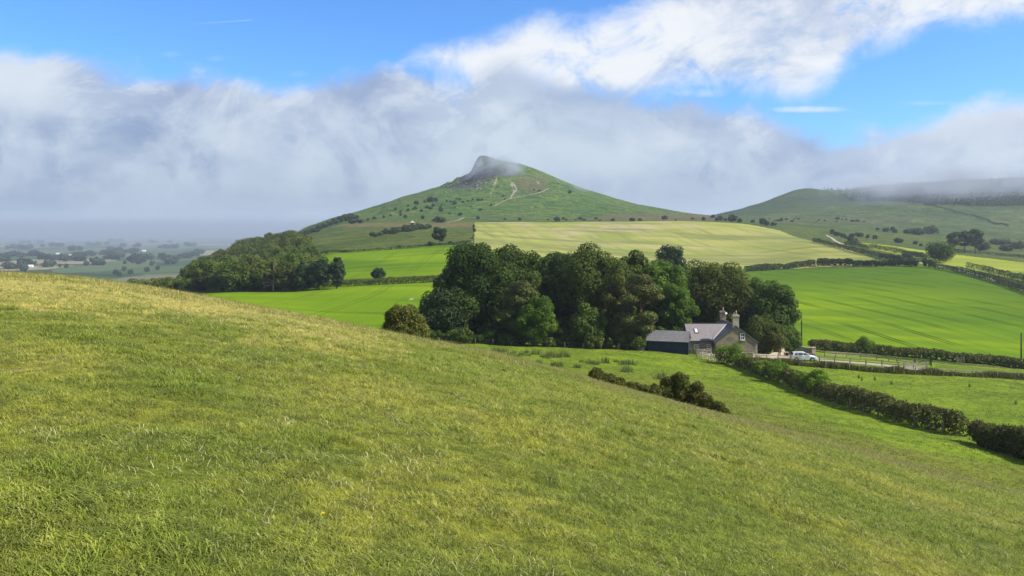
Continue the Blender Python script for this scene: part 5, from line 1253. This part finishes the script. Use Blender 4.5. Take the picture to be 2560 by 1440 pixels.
w = bpy.data.worlds.new('World'); sc.world = w; w.use_nodes = True; w.node_tree.nodes.clear(); k = N(w.node_tree)
wo = k.new('ShaderNodeOutputWorld'); bg = k.new('ShaderNodeBackground'); k.l.new(bg.outputs[0], wo.inputs[0]); bg.inputs[1].default_value = .1
sk = k.new('ShaderNodeTexSky', sky_type='NISHITA'); sk.sun_disc = False; sk.sun_elevation = EL; sk.sun_rotation = math.pi/2 - AZ
sk.altitude = 200; sk.air_density = 1.0; sk.dust_density = .3; sk.ozone_density = 2.5
tc = k.new('ShaderNodeTexCoord').outputs['Generated']; sp = k.new('ShaderNodeSeparateXYZ'); k.l.new(tc, sp.inputs[0])
yy = k.m('MAXIMUM', sp.outputs[1], .12); U = k.m('DIVIDE', sp.outputs[0], yy); V_ = k.m('DIVIDE', sp.outputs[2], yy)
cv = k.new('ShaderNodeCombineXYZ'); k.l.new(U, cv.inputs[0]); k.l.new(V_, cv.inputs[1]); UV = cv.outputs[0]
un = k.m('DIVIDE', k.m('ADD', U, .8), 1.6, None, True)
def edge(pts):      # curve of cloud edge heights over direction
    fc = k.new('ShaderNodeFloatCurve'); mp = fc.mapping; cu = mp.curves[0]; mp.use_clip = False
    P = [((float(T(px))+.8)/1.6, (float(S(py))+.1)/.6) for px, py in pts]
    while len(cu.points) < len(P): cu.points.new(.5,.5)
    for q, (a, c) in zip(cu.points, P): q.location = (a, c); q.handle_type = 'AUTO'
    mp.update(); k.put(fc.inputs['Value'], un)
    return k.m('SUBTRACT', k.m('MULTIPLY', fc.outputs[0], .6), .1)
E1 = edge([(-320,120),(0,128),(140,135),(300,160),(450,175),(520,195),(600,205),(740,222),(840,178),(950,152),(1050,178),(1150,205),(1200,172),(1270,150),(1340,172),(1410,190),(1480,200),(1560,215),(1640,230),(1720,226),(1800,244),(1900,262),(1980,292),(2100,322),(2180,310),(2300,284),(2440,254),(2560,244),(2880,220)])
E2 = edge([(-320,300),(900,260),(1000,165),(1040,128),(1120,112),(1200,92),(1260,72),(1330,48),(1430,58),(1500,25),(1580,5),(1700,-40),(2000,-60),(2880,-120)])
E3 = edge([(-320,180),(900,170),(1000,150),(1060,160),(1130,175),(1210,235),(1350,268),(1560,256),(1700,222),(1800,226),(1900,232),(1990,242),(2060,212),(2120,165),(2220,112),(2330,85),(2440,68),(2560,48),(2880,0)])
nb = k.noise(k.map(UV,(1,1.25,1)), 5.5, 9, .60, .5); UVr = k.map(UV,(1,1,1),(0,0,-.33)); nf = k.noise(k.map(UVr,(.82,1.2,1),(0,0,0),(3.1,.4,0)), 13, 11, .66, .45); nl = k.noise(k.map(UV,(1,1.6,1),(0,0,0),(7.7,2.2,0)), 3.2, 5, .5, .4); nw_ = k.noise(k.map(UVr,(.75,1.25,1),(0,0,0),(1.7,5.2,0)), 8, 10, .64, .4)
db = k.m('ADD', k.m('SUBTRACT', E1, V_), k.m('ADD', k.m('MULTIPLY', k.m('SUBTRACT', nb, .5), .085), k.m('MULTIPLY', k.m('SUBTRACT', nf, .5), .055)))
bank = k.ss(db, -.008, .026)
dcu = k.m('ADD', k.m('MINIMUM', k.m('SUBTRACT', E2, V_), k.m('SUBTRACT', V_, E3)), k.m('MULTIPLY', k.m('SUBTRACT', nf, .5), .075))
cum = k.m('MULTIPLY', k.ss(dcu, -.014, .034), k.m('SUBTRACT', 1, k.m('MULTIPLY', k.ss(k.m('SUBTRACT', .5, nf), .02, .2), .4)))
def blob(px, py, sx, sy, th):
    a = k.m('DIVIDE', k.m('SUBTRACT', U, float(T(px))), sx/F); b2 = k.m('DIVIDE', k.m('SUBTRACT', V_, float(S(py))), sy/F)
    d = k.m('ADD', k.m('MULTIPLY', a, a), k.m('MULTIPLY', b2, b2))
    return k.ss(k.m('ADD', k.m('SUBTRACT', 1, d), k.m('MULTIPLY', k.m('SUBTRACT', nf, .5), 3.2)), 0, th)
wisp = k.m('MAXIMUM', blob(2020,274,120,11,1.4), k.m('MULTIPLY', blob(425,136,30,9,2.4), .4))
wisp = k.m('MAXIMUM', wisp, k.m('MULTIPLY', blob(1750,232,70,16,1.6), .8))
wisp = k.m('MAXIMUM', wisp, k.m('MULTIPLY', k.m('MAXIMUM', blob(540,146,26,8,2), blob(745,186,30,8,2)), .2))
wisp = k.m('MAXIMUM', wisp, k.m('MULTIPLY', blob(2330,258,110,7,2), .35))
# contrail
ct = k.m('ABSOLUTE', k.m('SUBTRACT', V_, k.m('ADD', float(S(50)), k.m('MULTIPLY', k.m('SUBTRACT', U, float(T(632))), .07))))
ct = k.m('MULTIPLY', k.m('MULTIPLY', k.m('SUBTRACT', 1, k.ss(ct, .0002, .0011)), k.ss(U, float(T(440)), float(T(600)))), k.m('SUBTRACT', 1, k.ss(U, float(T(630)), float(T(634)))))
K = 10/2**EXPO
def rgb(r_, g_, b_): f = lambda c: ((c/255+.055)/1.055)**2.4*K; return (f(r_), f(g_), f(b_))
sky = k.mix(1.0, sk.outputs[0], (.46,.82,1.24), 'MULTIPLY')
cc = k.mix(k.ss(k.m('ADD', nw_, k.m('MULTIPLY', k.m('SUBTRACT', nf, .5), .5)), .30, .58), rgb(184,204,234), rgb(243,247,252))
gs = k.m('MULTIPLY', k.ss(V_, .20, .29), k.m('MULTIPLY', k.ss(U, .12, .22), k.m('SUBTRACT', 1, k.ss(U, .45, .62))))
cc = k.mix(k.m('MULTIPLY', gs, k.m('MULTIPLY', k.ss(nb, .40, .62), .8)), cc, rgb(165,184,220))
c = k.mix(cum, sky, cc); c = k.mix(k.m('MULTIPLY', wisp, .85), c, rgb(232,240,248)); c = k.mix(k.m('MULTIPLY', ct, .3), c, rgb(215,230,245))
bc = k.mix(k.ss(nl, .38, .60), rgb(145,167,203), rgb(202,218,232))
nd = k.noise(k.map(UV,(1,1.15,1),(0,0,.3),(9.2,1.1,0)), 11, 9, .6, .6); bc = k.mix(k.m('MULTIPLY', k.ss(nd, .44, .62), .55), bc, rgb(206,221,236))
bc = k.mix(k.m('MULTIPLY', k.ss(nd, .48, .34), .35), bc, rgb(146,167,198))
bc = k.mix(k.m('MULTIPLY', k.ss(nb, .46, .64), .7), bc, rgb(216,228,240))
bc = k.mix(k.m('MULTIPLY', k.ss(db, .085, .02), .45), bc, rgb(158,176,214))
bc = k.mix(k.m('MULTIPLY', k.m('MULTIPLY', k.ss(nf, .48, .64), k.ss(db, .13, .0)), .65), bc, rgb(228,237,248))
low = k.m('SUBTRACT', 1, k.ss(V_, .0, .10)); bc = k.mix(k.m('MULTIPLY', low, .7), bc, rgb(160,180,197))
brt = k.m('MULTIPLY', k.m('MULTIPLY', k.ss(db, .075, .0), .7), k.ss(U, .40, .55)); bc = k.mix(brt, bc, rgb(232,240,249))
brl = k.m('MULTIPLY', k.ss(db, .11, .03), k.m('SUBTRACT', 1, k.ss(U, -.60, -.52))); bc = k.mix(k.m('MULTIPLY', brl, .75), bc, rgb(228,238,248))
c = k.mix(bank, c, bc)
# unseen broken cloud outside the view, added to neutralise the ambient light
ng_ = k.noise(tc, 2.6, 6, .6, .4); rest = k.m('MAXIMUM', k.ss(sp.outputs[2], .34, .5), k.ss(k.m('MULTIPLY', sp.outputs[1], -1), -.35, .05))
rest = k.m('MAXIMUM', rest, k.ss(k.m('ABSOLUTE', sp.outputs[0]), .68, .85))
c = k.mix(k.m('MULTIPLY', rest, k.ss(ng_, .40, .60)), c, rgb(176,188,205))
k.l.new(c, bg.inputs[0])

# even air over the whole place
hz_, k, out = material('haze_air'); pv = k.new('ShaderNodeVolumePrincipled'); pv.inputs['Color'].default_value = (.80,.88,1.0,1); pv.inputs['Density'].default_value = .00011; pv.inputs['Anisotropy'].default_value = .2
k.l.new(pv.outputs[0], out.inputs['Volume'])
o = MB().box(-9900,9900,-60,9700,-112,130).build('haze', hz_, None); tag(o, 'thin pale air lying over the whole landscape', 'haze', None, 'stuff')
# torn cloud on the hill tops
def mist(px, py, Y, sx, sy, sz, dens, seed, label, nscale=.016, lo=.46, hi=.7):
    m, k, out = material('mist_air'); q = k.obj()
    s3 = k.map(q, (1/sx,1/sy,1/sz)); ln = k.new('ShaderNodeVectorMath', operation='LENGTH'); k.l.new(s3, ln.inputs[0])
    fall = k.ss(ln.outputs['Value'], 1.0, .25); n = k.noise(k.map(q,(1,1,1.2),(0,0,0),(seed*37.,0,0)), nscale, 5, .6, .5)
    d = k.m('MULTIPLY', k.m('MULTIPLY', fall, k.ss(n, lo, hi)), dens)
    pv = k.new('ShaderNodeVolumePrincipled'); pv.inputs['Color'].default_value = (.74,.81,.90,1); k.put(pv.inputs['Density'], d); k.l.new(pv.outputs[0], out.inputs['Volume'])
    import bmesh
    bm = bmesh.new(); bmesh.ops.create_icosphere(bm, subdivisions=3, radius=1); me = bpy.data.meshes.new('mist'); bm.to_mesh(me); bm.free()
    me.transform(__import__('mathutils').Matrix.Diagonal((sx,sy,sz,1))); me.materials.append(m)
    o = link('mist', me, None, (float(T(px))*Y, Y, float(S(py))*Y)); return tag(o, label, 'mist', None, 'stuff')
mist(1232, 428, 1262, 60, 42, 42, .075, 1, 'thin torn cloud drifting across the crag of the pointed hill', .022, .40, .66)
mist(1450, 462, 1270, 90, 40, 30, .016, 2, 'faint veil of mist along the right shoulder of the pointed hill', .02)
mist(2370, 454, 1500, 270, 80, 48, .024, 3, 'bank of cloud hanging over the wooded ridge top', .012, .36, .62)
mist(2640, 464, 1500, 170, 80, 46, .024, 4, 'cloud over the right end of the ridge at the border', .012, .36, .62)

mist(2370, 482, 1400, 330, 60, 46, .007, 6, 'thin veil of mist in front of the ridge plantation', .014, .3, .7)
mist(2160, 458, 1560, 120, 60, 24, .012, 5, 'thin cloud at the left end of the ridge plantation', .016, .36, .6)
m, k, out = material('vale_fog'); pv = k.new('ShaderNodeVolumePrincipled'); pv.inputs['Color'].default_value = (.43,.51,.58,1); q = k.pos(); s3 = k.new('ShaderNodeSeparateXYZ'); k.l.new(q, s3.inputs[0])
k.put(pv.inputs['Density'], k.m('MULTIPLY', k.m('MULTIPLY', k.ss(s3.outputs[2], 55, -70), k.ss(s3.outputs[1], 1500, 6200)), .0011)); k.l.new(pv.outputs[0], out.inputs['Volume'])
tag(MB().box(-9000,-300,900,9400,-111.5,60).build('mist', m, None), 'pale fog lying over the far end of the wide vale', 'mist', None, 'stuff')

# ------------------------------------------------------------------ camera and render settings
cam = bpy.data.cameras.new('camera'); co = bpy.data.objects.new('camera', cam); COL.objects.link(co); sc.camera = co
cam.sensor_width = 36; cam.sensor_fit = 'HORIZONTAL'; cam.lens = 36*F/2560; cam.shift_y = -(720-HZ)/2560
co.rotation_euler = (math.pi/2, 0, 0); cam.clip_start = .1; cam.clip_end = 30000
vs = sc.view_settings; vs.view_transform = 'Standard'; vs.look = 'None'; vs.exposure = EXPO; vs.gamma = 1
sc.render.engine = 'CYCLES'; cy = sc.cycles
cy.max_bounces = 5; cy.diffuse_bounces = 2; cy.glossy_bounces = 2; cy.transmission_bounces = 3; cy.transparent_max_bounces = 6; cy.volume_bounces = 0
cy.use_denoising = True; cy.denoising_prefilter = 'ACCURATE'; cy.denoiser = 'OPENIMAGEDENOISE'; cy.sample_clamp_indirect = 4
